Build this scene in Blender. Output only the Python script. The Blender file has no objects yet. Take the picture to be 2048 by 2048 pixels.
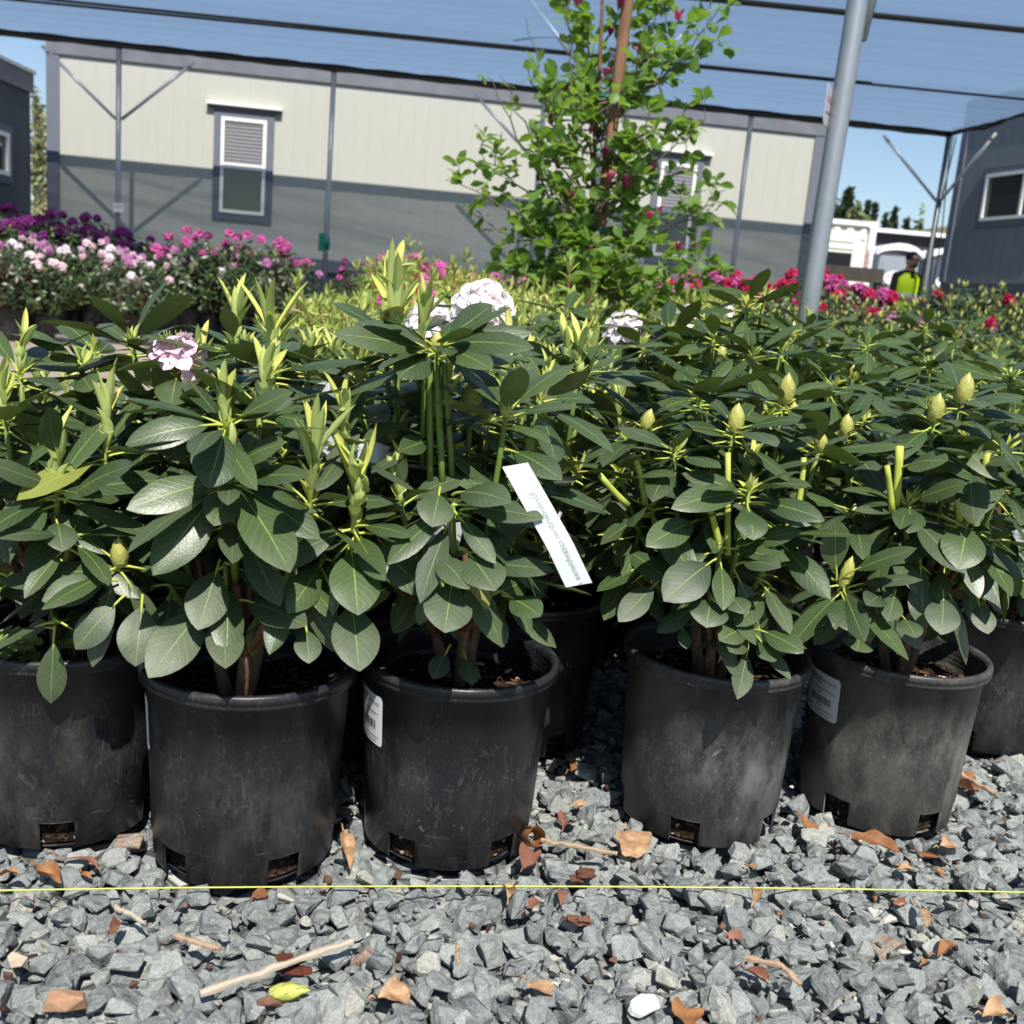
import bpy, bmesh, math, random
import numpy as np
from mathutils import Vector, Matrix
S = bpy.context.scene
COL = S.collection
R = math.radians
rng = np.random.default_rng(7)
random.seed(7)

# ------------------------------------------------------------------ camera
FPX, PITCH, ROLL, CAMH = 2050.0, .2022, .0864, .6352
fw = np.array([0, math.cos(PITCH), -math.sin(PITCH)])
up0 = np.array([0, math.sin(PITCH), math.cos(PITCH)])
CX = np.array([1., 0, 0]) * math.cos(ROLL) + up0 * math.sin(ROLL)
CU = -np.array([1., 0, 0]) * math.sin(ROLL) + up0 * math.cos(ROLL)
CC = np.array([0, 0, CAMH])
cam = bpy.data.cameras.new('camera')
camo = bpy.data.objects.new('camera', cam)
COL.objects.link(camo)
cam.sensor_width = 36; cam.lens = 36 * FPX / 2048
cam.clip_start = .05; cam.clip_end = 3000
m = Matrix.Identity(4)
for i in range(3):
    m[i][0] = CX[i]; m[i][1] = CU[i]; m[i][2] = -fw[i]; m[i][3] = CC[i]
camo.matrix_world = m
cam.dof.use_dof = True; cam.dof.focus_distance = 1.22; cam.dof.aperture_fstop = 9.5
S.camera = camo

# ------------------------------------------------------------------ sky and sun
SUN_EL, SUN_AZ = 53.0, 168.5
w = bpy.data.worlds.new('World'); S.world = w; w.use_nodes = True
wn = w.node_tree; wn.nodes.clear()
sky = wn.nodes.new('ShaderNodeTexSky'); sky.sky_type = 'NISHITA'; sky.sun_disc = False
sky.sun_elevation = R(SUN_EL); sky.sun_rotation = R(SUN_AZ)
sky.air_density = 1.0; sky.dust_density = .35; sky.ozone_density = 2.0
bg = wn.nodes.new('ShaderNodeBackground'); bg.inputs[1].default_value = .088
wo = wn.nodes.new('ShaderNodeOutputWorld')
wn.links.new(sky.outputs[0], bg.inputs[0]); wn.links.new(bg.outputs[0], wo.inputs[0])
sl = bpy.data.lights.new('sun', 'SUN'); sl.energy = 5.0; sl.angle = R(.5); sl.color = (1, .955, .88)
so = bpy.data.objects.new('sun', sl); COL.objects.link(so)
sd = Vector((math.sin(R(-11.5)), math.cos(R(-11.5)), -math.tan(R(SUN_EL)))).normalized()
so.rotation_euler = sd.to_track_quat('-Z', 'Y').to_euler()
S.view_settings.view_transform = 'Standard'; S.view_settings.look = 'None'
S.view_settings.exposure = .58; S.view_settings.gamma = 1

# ------------------------------------------------------------------ picture -> world helpers (survey of the place)
def ray(px, py):
    d = fw * FPX + CX * (px - 1024) - CU * (py - 1024)
    return d / d[1]
def at(px, py, Y, s=0.0):                 # point on the vertical plane y = Y + s x
    d = ray(px, py); return CC + d * (Y / (1 - s * d[0]))
def atz(px, py, z):                       # point on the level plane z
    d = ray(px, py); return CC + d * ((z - CAMH) / d[2])
def topx(P):
    d = np.asarray(P) - CC; z = d @ fw
    return 1024 + FPX * (d @ CX) / z, 1024 - FPX * (d @ CU) / z

# ------------------------------------------------------------------ mesh builder
class MB:
    def __init__(s): s.v = []; s.f = []; s.mi = []; s.uv = []; s.n = 0; s.sm = []
    def add(s, V, F, mat=0, uv=None, smooth=True):
        V = np.asarray(V, float).reshape(-1, 3)
        b = s.n
        s.v.append(V); s.n += len(V)
        s.f.extend([tuple(b + i for i in f) for f in F])
        s.mi.extend([mat] * len(F)); s.sm.extend([smooth] * len(F))
        s.uv.append(np.asarray(uv, float) if uv is not None else np.zeros((len(V), 2)))
    def mesh(s, name, mats):
        me = bpy.data.meshes.new(name)
        V = np.concatenate(s.v) if s.v else np.zeros((0, 3))
        me.from_pydata(V.tolist(), [], s.f)
        for mt in (mats if isinstance(mats, (list, tuple)) else [mats]): me.materials.append(mt)
        me.polygons.foreach_set('material_index', s.mi)
        me.polygons.foreach_set('use_smooth', s.sm)
        UV = np.concatenate(s.uv); ul = me.uv_layers.new(name='UVMap')
        li = np.empty(len(me.loops), np.int32); me.loops.foreach_get('vertex_index', li)
        ul.data.foreach_set('uv', UV[li].ravel())
        me.update()
        return me
    def obj(s, name, mats, parent=None, loc=None):
        o = bpy.data.objects.new(name, s.mesh(name, mats)); COL.objects.link(o)
        if parent: o.parent = parent
        if loc is not None: o.location = loc
        return o

def thing(name, label, cat, loc=(0, 0, 0), rz=0, group=None):
    o = bpy.data.objects.new(name, None); COL.objects.link(o); o.location = tuple(loc); o.rotation_euler = (0, 0, rz)
    o.empty_display_size = .1
    return tag(o, label, cat, group)
def tag(o, label, cat=None, group=None, kind=None):
    o['label'] = label
    if cat: o['category'] = cat
    if group: o['group'] = group
    if kind: o['kind'] = kind
    return o
def dup(root, loc, rz, label, group=None, sc=1.0, skip=()):
    r = root.copy(); COL.objects.link(r); r.location = tuple(loc); r.rotation_euler = (0, 0, rz); r.scale = (sc,) * 3
    r['label'] = label
    if group: r['group'] = group
    for ch in list(root.children):
        if ch.name.split('.')[0] in skip: continue
        c = ch.copy(); COL.objects.link(c); c.parent = r
        for g in list(ch.children):
            d = g.copy(); COL.objects.link(d); d.parent = c
    return r

def nrm(v):
    v = np.asarray(v, float); return v / (np.linalg.norm(v) + 1e-12)
def box(M, x0, x1, y0, y1, z0, z1, mat=0, T=None, uv=None):
    V = np.array([(x, y, z) for z in (z0, z1) for y in (y0, y1) for x in (x0, x1)], float)
    if T is not None: V = T(V)
    M.add(V, [(0, 2, 3, 1), (4, 5, 7, 6), (0, 1, 5, 4), (2, 6, 7, 3), (0, 4, 6, 2), (1, 3, 7, 5)], mat, None, False)
def tube(M, pts, rad, n=8, mat=0, cap=True, smooth=True):
    pts = np.asarray(pts, float); k = len(pts)
    rad = np.full(k, rad) if np.isscalar(rad) else np.asarray(rad)
    T = np.gradient(pts, axis=0); T /= np.linalg.norm(T, axis=1)[:, None] + 1e-12
    a = np.array([0, 0, 1.]) if abs(T[0][2]) < .9 else np.array([1., 0, 0])
    V = []; U = []
    x = nrm(np.cross(a, T[0]))
    L = 0
    for i in range(k):
        x = nrm(x - T[i] * (x @ T[i])); y = np.cross(T[i], x)
        th = np.arange(n) * 2 * math.pi / n
        V.append(pts[i] + rad[i] * (np.cos(th)[:, None] * x + np.sin(th)[:, None] * y))
        if i: L += np.linalg.norm(pts[i] - pts[i - 1])
        U.append(np.stack([np.arange(n) / n, np.full(n, L)], 1))
    F = [(i * n + j, i * n + (j + 1) % n, (i + 1) * n + (j + 1) % n, (i + 1) * n + j) for i in range(k - 1) for j in range(n)]
    if cap: F += [tuple(range(n))[::-1], tuple((k - 1) * n + j for j in range(n))]
    M.add(np.concatenate(V), F, mat, np.concatenate(U), smooth)
def bez(a, b, c, n=8):
    t = np.linspace(0, 1, n)[:, None]
    return (1 - t) ** 2 * np.asarray(a) + 2 * t * (1 - t) * np.asarray(b) + t * t * np.asarray(c)
def lathe(M, prof, seg=48, mat=0, c=(0, 0, 0), smooth=True):
    prof = np.asarray(prof, float); k = len(prof); th = np.arange(seg) * 2 * math.pi / seg
    V = np.stack([np.outer(prof[:, 0], np.cos(th)), np.outer(prof[:, 0], np.sin(th)), np.repeat(prof[:, 1][:, None], seg, 1)], -1).reshape(-1, 3) + np.asarray(c)
    F = [(i * seg + j, i * seg + (j + 1) % seg, (i + 1) * seg + (j + 1) % seg, (i + 1) * seg + j) for i in range(k - 1) for j in range(seg)]
    M.add(V, F, mat, None, smooth)

_lf = {}
def leaf(M, base, d, up, L, W, k=.3, arch=-.12, mat=0, nu=8, nv=4, roll=0., a=1.15, b=.75, wav=0., pet=0., pmat=1, fold=.10, prad=.0014):
    """one leaf: base point, direction d, face normal ~ up; k bends it down along its length"""
    d = nrm(d); s = nrm(np.cross(up, d)); n = np.cross(d, s)
    if roll:
        s, n = s * math.cos(roll) + n * math.sin(roll), n * math.cos(roll) - s * math.sin(roll)
    base = np.asarray(base, float)
    if pet > 0:
        e = base + d * pet + n * pet * .12
        tube(M, [base, base + d * pet * .5 + n * pet * .12, e, e + d * L * .12], [prad * 1.2, prad, prad * .9, prad * .35], 4, pmat, False)
        base = e - n * prad * .3
    key = (nu, nv)
    if key not in _lf:
        t = np.linspace(0, 1, nu + 1); v = np.linspace(-1, 1, nv + 1)
        F = [(i * (nv + 1) + j, (i + 1) * (nv + 1) + j, (i + 1) * (nv + 1) + j + 1, i * (nv + 1) + j + 1) for i in range(nu) for j in range(nv)]
        uv = np.stack([np.repeat(t, nv + 1), np.tile(v * .5 + .5, nu + 1)], 1)
        _lf[key] = (t, v, F, uv)
    t, v, F, uv = _lf[key]
    th = -k * t * 1.0
    st = L / nu
    x = np.concatenate([[0], np.cumsum(np.cos((th[1:] + th[:-1]) / 2))]) * st
    z = np.concatenate([[0], np.cumsum(np.sin((th[1:] + th[:-1]) / 2))]) * st
    w = W / 2 * np.clip(np.sin(math.pi * np.clip(t, .0, 1) ** a), 0, 1) ** b
    w[0] = W * .02; w[-1] = W * .015
    off = (arch * v[None, :] ** 2 + fold * np.abs(v)[None, :]) * w[:, None]
    if wav: off = off + wav * W * np.sin(t[:, None] * 17 + rng.random() * 6) * (v[None, :] * np.abs(v)[None, :]) + wav * .6 * W * np.sin(t[:, None] * 9 + rng.random() * 6)
    X = x[:, None] - np.sin(th)[:, None] * off
    Z = z[:, None] + np.cos(th)[:, None] * off
    Yy = v[None, :] * w[:, None]
    P = base + X[..., None] * d + Yy[..., None] * s + Z[..., None] * n
    M.add(P.reshape(-1, 3), F, mat, uv)

# ------------------------------------------------------------------ material helpers
class G:
    def __init__(s, name):
        s.m = bpy.data.materials.new(name); s.m.use_nodes = True; s.t = s.m.node_tree; s.t.nodes.clear()
        s.out = s.t.nodes.new('ShaderNodeOutputMaterial')
    def n(s, ty, **kw):
        nd = s.t.nodes.new(ty)
        for k, v in kw.items():
            if k.startswith('i_'):
                key = k[2:]; key = int(key) if key.isdigit() else key
                s.set(nd.inputs[key], v)
            else: setattr(nd, k, v)
        return nd
    def set(s, inp, v):
        if isinstance(v, bpy.types.NodeSocket): s.t.links.new(v, inp)
        elif inp.type == 'RGBA': inp.default_value = (v, v, v, 1) if isinstance(v, (int, float)) else (*v[:3], 1)
        else: inp.default_value = v
    def math(s, op, a, b=0.0, c=None, clamp=False):
        nd = s.t.nodes.new('ShaderNodeMath'); nd.operation = op; nd.use_clamp = clamp
        s.set(nd.inputs[0], a); s.set(nd.inputs[1], b)
        if c is not None: s.set(nd.inputs[2], c)
        return nd.outputs[0]
    def mix(s, f, a, b, mode='MIX'):
        nd = s.t.nodes.new('ShaderNodeMixRGB'); nd.blend_type = mode
        s.set(nd.inputs[0], f); s.set(nd.inputs[1], a); s.set(nd.inputs[2], b); return nd.outputs[0]
    def ramp(s, f, stops, interp='LINEAR'):
        nd = s.t.nodes.new('ShaderNodeValToRGB'); s.set(nd.inputs[0], f); cr = nd.color_ramp; cr.interpolation = interp
        while len(cr.elements) > 1: cr.elements.remove(cr.elements[-1])
        for i, (p, c) in enumerate(stops):
            e = cr.elements[0] if i == 0 else cr.elements.new(p)
            e.position = p; e.color = (*c, 1) if isinstance(c, tuple) else (c, c, c, 1)
        return nd.outputs[0]
    def noise(s, vec, sc, det=4, rough=.55, dist=0.0):
        nd = s.t.nodes.new('ShaderNodeTexNoise'); nd.inputs['Scale'].default_value = sc; nd.inputs['Detail'].default_value = det
        nd.inputs['Roughness'].default_value = rough; nd.inputs['Distortion'].default_value = dist
        if vec is not None: s.t.links.new(vec, nd.inputs['Vector'])
        return nd.outputs[0]
    def vor(s, vec, sc, feat='F1', out=0):
        nd = s.t.nodes.new('ShaderNodeTexVoronoi'); nd.feature = feat; nd.inputs['Scale'].default_value = sc
        if vec is not None: s.t.links.new(vec, nd.inputs['Vector'])
        return nd.outputs[out]
    def obj(s): return s.n('ShaderNodeTexCoord').outputs['Object']
    def pos(s): return s.n('ShaderNodeNewGeometry').outputs['Position']
    def mapv(s, vec, scale=(1, 1, 1), rot=(0, 0, 0)):
        nd = s.t.nodes.new('ShaderNodeMapping'); s.t.links.new(vec, nd.inputs[0]); nd.inputs['Scale'].default_value = scale; nd.inputs['Rotation'].default_value = rot
        return nd.outputs[0]
    def bump(s, h, st=.3, dist=.001, nm=None):
        nd = s.t.nodes.new('ShaderNodeBump'); nd.inputs['Strength'].default_value = st; nd.inputs['Distance'].default_value = dist
        s.t.links.new(h, nd.inputs['Height'])
        if nm is not None: s.t.links.new(nm, nd.inputs['Normal'])
        return nd.outputs[0]
    def pr(s, col, rough=.5, spec=.5, normal=None, metal=0., coat=0.):
        nd = s.t.nodes.new('ShaderNodeBsdfPrincipled')
        s.set(nd.inputs['Base Color'], col); s.set(nd.inputs['Roughness'], rough); s.set(nd.inputs['Specular IOR Level'], spec)
        s.set(nd.inputs['Metallic'], metal); s.set(nd.inputs['Coat Weight'], coat)
        if normal is not None: s.t.links.new(normal, nd.inputs['Normal'])
        return nd.outputs[0]
    def transl(s, sh, col, f):
        t = s.n('ShaderNodeBsdfTranslucent'); s.set(t.inputs[0], col)
        mx = s.n('ShaderNodeMixShader'); s.set(mx.inputs[0], f); s.t.links.new(sh, mx.inputs[1]); s.t.links.new(t.outputs[0], mx.inputs[2])
        return mx.outputs[0]
    def done(s, sh): s.t.links.new(sh, s.out.inputs[0]); return s.m
def isl(g): return g.n('ShaderNodeNewGeometry').outputs['Random Per Island']
def plain(name, col, rough=.6, spec=.4, metal=0., var=.12, scale=30, bump=0.):
    g = G(name); nz = g.noise(g.obj(), scale, 5)
    c = g.mix(g.math('MULTIPLY', nz, var * 2), col, tuple(x * .45 for x in col))
    return g.done(g.pr(c, rough, spec, g.bump(nz, .4, bump) if bump else None, metal))

def leafmat(name, cA, cB, vein, back, rough=.36, trans=.05, tcol=(.25, .4, .05), dust=.0, bumps=1.0, spec=.5):
    g = G(name); rnd = isl(g)
    uv = g.n('ShaderNodeUVMap'); sep = g.n('ShaderNodeSeparateXYZ'); g.t.links.new(uv.outputs[0], sep.inputs[0])
    u, v = sep.outputs[0], sep.outputs[1]
    av = g.math('ABSOLUTE', g.math('SUBTRACT', v, .5))                       # 0 mid .. .5 edge
    mid = g.math('SUBTRACT', 1, g.math('MULTIPLY', av, g.math('ADD', 26, g.math('MULTIPLY', u, 45))), clamp=True)
    wv = g.math('FRACT', g.math('ADD', g.math('MULTIPLY', u, 9.0), g.math('MULTIPLY', av, -5.0)))
    vn = g.math('SUBTRACT', 1, g.math('MULTIPLY', g.math('ABSOLUTE', g.math('SUBTRACT', wv, .5)), 12), clamp=True)
    vn = g.math('MULTIPLY', vn, .38)
    pos = g.obj()
    c = g.mix(rnd, cA, cB)
    blot = g.noise(pos, 38, 3)
    c = g.mix(g.math('MULTIPLY', blot, .35), c, tuple(x * .6 for x in cA))
    c = g.mix(g.math('MULTIPLY', vn, .55), c, vein)
    c = g.mix(g.math('MULTIPLY', mid, .9), c, vein)
    if dust:
        dn = g.math('MULTIPLY', g.noise(pos, 14, 6, .7), g.math('POWER', g.math('ADD', u, .15), 1.6), clamp=True)
        dn = g.math('MULTIPLY', dn, g.noise(pos, 160, 4, .7))
        c = g.mix(g.math('MULTIPLY', dn, dust), c, (.30, .30, .22))
    spot = g.math('GREATER_THAN', g.noise(pos, 70, 3, .6), .71)
    c = g.mix(g.math('MULTIPLY', spot, .5), c, (.10, .07, .02))
    bf = g.n('ShaderNodeNewGeometry').outputs['Backfacing']
    bc = g.mix(g.math('MULTIPLY', mid, .8), back, tuple(min(1, x * 1.6) for x in back))
    c = g.mix(bf, c, bc)
    ret = g.vor(pos, 300, 'DISTANCE_TO_EDGE')
    ht = g.math('SUBTRACT', g.math('MULTIPLY', g.math('MINIMUM', ret, .25), 2.2), g.math('ADD', g.math('MULTIPLY', vn, 2.0), g.math('MULTIPLY', mid, 2.2)))
    nm = g.bump(ht, .15 * bumps, .0007)
    rr = g.math('ADD', rough, g.math('MULTIPLY', g.noise(pos, 25, 3), .16))
    rr = g.mix(bf, rr, .6)
    sh = g.pr(c, rr, spec, nm)
    return g.done(g.transl(sh, tcol, trans))

M_leaf = leafmat('rhododendron_leaf', (.023, .049, .017), (.050, .084, .025), (.24, .33, .055), (.095, .13, .038), dust=.30, rough=.32)
M_leafdusty = leafmat('dusty_leaf', (.025, .048, .020), (.046, .074, .028), (.19, .26, .07), (.095, .125, .045), rough=.43, dust=.42)
M_leaffar = leafmat('bed_leaf', (.024, .049, .015), (.055, .090, .023), (.22, .31, .05), (.10, .14, .036), dust=.15, rough=.30, bumps=.5)
M_yleaf = leafmat('young_leaf', (.42, .45, .08), (.60, .60, .16), (.58, .60, .20), (.36, .43, .14), rough=.5, trans=.22, tcol=(.6, .75, .15), bumps=.4, spec=.35)
M_yleaf2 = leafmat('azalea_leaf', (.13, .24, .035), (.30, .40, .08), (.34, .42, .12), (.24, .32, .09), rough=.5, trans=.22, tcol=(.5, .7, .1), bumps=.3, spec=.3)
M_yfar = leafmat('azalea_shoot', (.24, .31, .06), (.42, .46, .12), (.44, .48, .16), (.30, .36, .11), rough=.5, trans=.18, tcol=(.5, .62, .12), bumps=.3, spec=.3)
M_brownleaf = leafmat('yellowing_leaf', (.20, .23, .045), (.28, .21, .05), (.36, .36, .12), (.22, .22, .06), trans=.1, tcol=(.5, .45, .1))
M_bgleaf = leafmat('shrub_leaf', (.016, .036, .010), (.034, .062, .018), (.10, .15, .04), (.07, .10, .035), rough=.33, bumps=.3)
M_magleaf = leafmat('magnolia_leaf', (.055, .115, .020), (.15, .235, .045), (.22, .34, .08), (.17, .27, .08), rough=.42, trans=.28, tcol=(.40, .68, .06), bumps=.6, spec=.4)
M_pet = plain('leaf_stalk', (.40, .46, .075), .5, .4)
M_gstem = plain('green_stem', (.13, .20, .035), .5, .4, scale=60)
g = G('woody_stem'); o_ = g.mapv(g.obj(), (1, 1, .25)); nz = g.noise(o_, 120, 6, .7)
M_wood = g.done(g.pr(g.ramp(nz, [(.3, (.075, .04, .024)), (.55, (.17, .10, .06)), (.75, (.26, .18, .12))]), .8, .2, g.bump(nz, .8, .003)))
M_redstem = plain('red_stem', (.16, .045, .025), .55, .4, scale=90, var=.3)
g = G('bud_scale'); rn = isl(g)
uvb = g.n('ShaderNodeUVMap'); spb = g.n('ShaderNodeSeparateXYZ'); g.t.links.new(uvb.outputs[0], spb.inputs[0]); cb_ = g.mix(g.noise(g.obj(), 160, 4), g.mix(rn, (.36, .42, .10), (.56, .56, .17)), (.40, .38, .10)); cb_ = g.mix(g.math('MULTIPLY', g.math('POWER', spb.outputs[0], 4), .75), cb_, (.34, .17, .06))
M_bud = g.done(g.transl(g.pr(cb_, .42, .45), (.6, .65, .15), .12))
def petalmat(name, base, tint, blotch=None, tr=.3):
    g = G(name); uv = g.n('ShaderNodeUVMap'); sep = g.n('ShaderNodeSeparateXYZ'); g.t.links.new(uv.outputs[0], sep.inputs[0])
    u, v = sep.outputs[0], sep.outputs[1]; av = g.math('ABSOLUTE', g.math('SUBTRACT', v, .5))
    e = g.math('MULTIPLY', g.math('MULTIPLY', av, 2), g.noise(g.obj(), 60, 3), clamp=True)
    c = g.mix(g.math('ADD', e, g.math('MULTIPLY', isl(g), .35), clamp=True), base, tint)
    if blotch:
        bl = g.math('MULTIPLY', g.math('LESS_THAN', g.math('ADD', av, g.math('ABSOLUTE', g.math('SUBTRACT', u, .3))), .3), g.math('GREATER_THAN', isl(g), .8))
        c = g.mix(g.math('MULTIPLY', bl, .8), c, blotch)
    sh = g.pr(c, .6, .25, g.bump(g.noise(g.obj(), 250, 2), .2, .001))
    return g.done(g.transl(sh, base, tr))
M_white = petalmat('white_petal', (.90, .87, .88), (.84, .68, .76), (.62, .50, .10))
M_pinkw = petalmat('blush_petal', (.88, .76, .76), (.80, .45, .56))
M_pink = petalmat('pink_petal', (.88, .70, .80), (.80, .46, .66))
M_mag = petalmat('magenta_petal', (.56, .075, .32), (.66, .20, .45))
M_purp = petalmat('purple_petal', (.17, .022, .16), (.28, .04, .26))
M_red = petalmat('red_petal', (.50, .015, .075), (.62, .04, .16))
M_lil = petalmat('lilac_petal', (.60, .24, .52), (.66, .36, .60))
M_magflo = petalmat('magnolia_petal', (.42, .035, .12), (.70, .32, .42))
M_magflo2 = petalmat('dark_magnolia_petal', (.13, .012, .045), (.30, .05, .12))

def potmat(name, dust, dcol=(.17, .155, .125), base=0.):
    g = G(name); o = g.obj(); sep = g.n('ShaderNodeSeparateXYZ'); g.t.links.new(o, sep.inputs[0])
    z = sep.outputs[2]
    oi = g.n('ShaderNodeObjectInfo').outputs['Random']
    sh_ = g.n('ShaderNodeVectorMath', operation='ADD'); g.t.links.new(o, sh_.inputs[0])
    cb = g.n('ShaderNodeCombineXYZ'); g.set(cb.inputs[0], g.math('MULTIPLY', oi, 9)); g.set(cb.inputs[2], g.math('MULTIPLY', oi, 5)); g.t.links.new(cb.outputs[0], sh_.inputs[1])
    p = sh_.outputs[0]
    n1 = g.noise(g.mapv(p, (1, 1, .45)), 26, 8, .72)
    n2 = g.noise(p, 9, 3)
    fleck = g.math('GREATER_THAN', g.vor(g.mapv(p, (1, 1, .55), (.3, .6, .2)), 210, 'SMOOTH_F1'), .62)
    low = g.math('SUBTRACT', 1.15, g.math('MULTIPLY', z, 4.2), clamp=True)
    a = g.math('MULTIPLY', g.ramp(n1, [(.42, 0.), (.72, 1.)]), g.ramp(n2, [(.35, 0.), (.62, 1.)]))
    a = g.math('MULTIPLY', a, g.math('ADD', .35, low))
    if base: a = g.math('ADD', a, g.math('MULTIPLY', g.math('MULTIPLY', g.ramp(n1, [(.30, .25), (.60, 1.)]), g.math('ADD', .35, low)), base), clamp=True)
    fine = g.ramp(g.noise(g.mapv(p, (1, 1, .6), (.4, .2, .3)), 300, 4, .75), [(.52, 0.), (.66, 1.)])
    a = g.math('ADD', a, g.math('MULTIPLY', fine, g.math('ADD', .16, g.math('MULTIPLY', n2, .25))), clamp=True)
    c = g.mix(g.math('MULTIPLY', a, dust), g.mix(n1, (.010, .011, .014), (.018, .019, .023)), dcol)
    # pale scratches and dried splashes
    for sc, rot, th in ((60, .5, .05), (110, -.7, .05), (90, 1.3, .045), (150, 2.2, .06)):
        mp = g.mapv(p, (1, 1, .35), (rot, rot * .5, rot))
        ed = g.vor(g.mapv(mp, (sc / 40, sc / 40, sc / 40)), 40, 'DISTANCE_TO_EDGE')
        msk = g.math('MULTIPLY', g.math('LESS_THAN', ed, th), g.math('GREATER_THAN', g.noise(mp, 42, 4, .7), .60))
        c = g.mix(g.math('MULTIPLY', msk, .17), c, (.14, .14, .13))
    sc2 = g.noise(g.mapv(p, (3, 3, 40)), 9, 4, .6)
    strk = g.math('MULTIPLY', g.math('GREATER_THAN', sc2, .67), g.math('LESS_THAN', z, .045))
    c = g.mix(g.math('MULTIPLY', strk, .35), c, (.18, .175, .16))
    spl = g.math('MULTIPLY', g.math('GREATER_THAN', g.noise(p, 55, 5, .6), .70), g.math('GREATER_THAN', g.noise(p, 8, 2), .52))
    c = g.mix(g.math('MULTIPLY', spl, .55), c, (.23, .21, .17))
    fl2 = g.math('GREATER_THAN', g.noise(g.mapv(p, (1, 1, .5), (.5, .4, 0)), 170, 5, .8), .68); c = g.mix(g.math('MULTIPLY', fl2, .5), c, (.22, .22, .21))
    rough = g.math('ADD', .34, g.math('MULTIPLY', a, .5 * min(1, dust + .3)))
    return g.done(g.pr(c, rough, .42, g.bump(g.noise(p, 300, 3), .12, .0006)))
M_pot = potmat('black_pot_plastic', .28); M_pot2 = potmat('dusty_pot_plastic', .75, (.15, .148, .14), .28); M_pot3 = potmat('muddy_pot_plastic', .85, (.175, .162, .135), .38)
g = G('potting_soil'); o = g.obj()
v1 = g.vor(o, 240, 'F1', 1); sp = g.n('ShaderNodeSeparateXYZ'); g.t.links.new(v1, sp.inputs[0])
c = g.ramp(sp.outputs[0], [(0., (.018, .011, .008)), (.45, (.045, .026, .017)), (.7, (.10, .05, .03)), (.93, (.05, .03, .02)), (.965, (.50, .46, .38)), (1., (.6, .56, .48))], 'CONSTANT')
M_soil = g.done(g.pr(c, .9, .15, g.bump(g.noise(o, 120, 8, .7), 1, .008)))
g = G('bark_chip'); M_chip = g.done(g.pr(g.ramp(isl(g), [(0, (.04, .02, .013)), (.4, (.10, .055, .035)), (.7, (.17, .095, .06)), (.86, (.08, .05, .03)), (.93, (.55, .50, .42)), (1, (.62, .58, .5))], 'CONSTANT'), .85, .2, g.bump(g.noise(g.obj(), 200, 4), .6, .002)))

# ------------------------------------------------------------------ ground
g = G('gravel_ground'); p = g.pos()
vc = g.vor(p, 34, 'F1', 1); se = g.n('ShaderNodeSeparateXYZ'); g.t.links.new(vc, se.inputs[0])
ed = g.vor(p, 34, 'DISTANCE_TO_EDGE')
c = g.ramp(se.outputs[0], [(0, (.16, .18, .18)), (.5, (.26, .28, .275)), (.85, (.33, .34, .31)), (1, (.45, .45, .42))])
c = g.mix(g.math('SUBTRACT', 1, g.math('MULTIPLY', ed, 9), clamp=True), c, (.05, .05, .05))
M_ground = g.done(g.pr(c, .85, .25, g.bump(g.math('ADD', g.math('MULTIPLY', ed, 1.5), se.outputs[1]), 1, .02)))
def gz(X, Y):
    a = max(0, min(1, (X - 2.5) / 3)); b = max(0, min(1, (Y - 9.5) / 8)); b = b * b * (3 - 2 * b)
    return a * b * .8
M = MB(); xs = np.concatenate([[-900, -200, -60, -20], np.arange(-12, 13, 1.), [20, 60, 200, 900]]); ys = np.concatenate([[-60, -10], np.arange(-2, 30, 1.), [45, 90, 250, 1500]])
V = [(x, y, -.018 + gz(x, y)) for y in ys for x in xs]; nx = len(xs)
M.add(V, [(j * nx + i, j * nx + i + 1, (j + 1) * nx + i + 1, (j + 1) * nx + i) for j in range(len(ys) - 1) for i in range(nx - 1)])
tag(M.obj('ground', M_ground), 'grey gravel yard under the nursery pots', kind='structure')
# pale packed dirt path between the beds
g = G('packed_dirt'); p = g.pos(); nz = g.noise(p, 3, 8, .65); n2 = g.noise(p, 60, 5, .7)
c = g.ramp(nz, [(.3, (.24, .20, .15)), (.6, (.34, .30, .24)), (.8, (.40, .36, .30))]); c = g.mix(g.math('MULTIPLY', n2, .5), c, (.2, .17, .13))
M_dirt = g.done(g.pr(c, .95, .1, g.bump(n2, .6, .006)))
M = MB(); e1 = [(-14, 1.9)]; 
a0 = [atz(-900, 740, 0), atz(0, 652, 0), atz(250, 668, 0), atz(480, 690, 0), atz(700, 700, 0)]
k = 24
top = [( -12 + i * (12 / k), 9.35 + .10 * (-12 + i * (12 / k)) + .12 * math.sin(i * 1.7)) for i in range(k + 1)]
bot = [( -12 + i * (12 / k), 4.3 + .08 * (-12 + i * (12 / k)) + .10 * math.sin(i * 2.3)) for i in range(k + 1)]
V = [(x, y, -.008) for x, y in bot] + [(x, y, -.008) for x, y in top]
M.add(V, [(i, i + 1, k + 2 + i, k + 1 + i) for i in range(k)])
tag(M.obj('path', M_dirt), 'pale packed dirt path behind the front bed', kind='structure')

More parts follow.
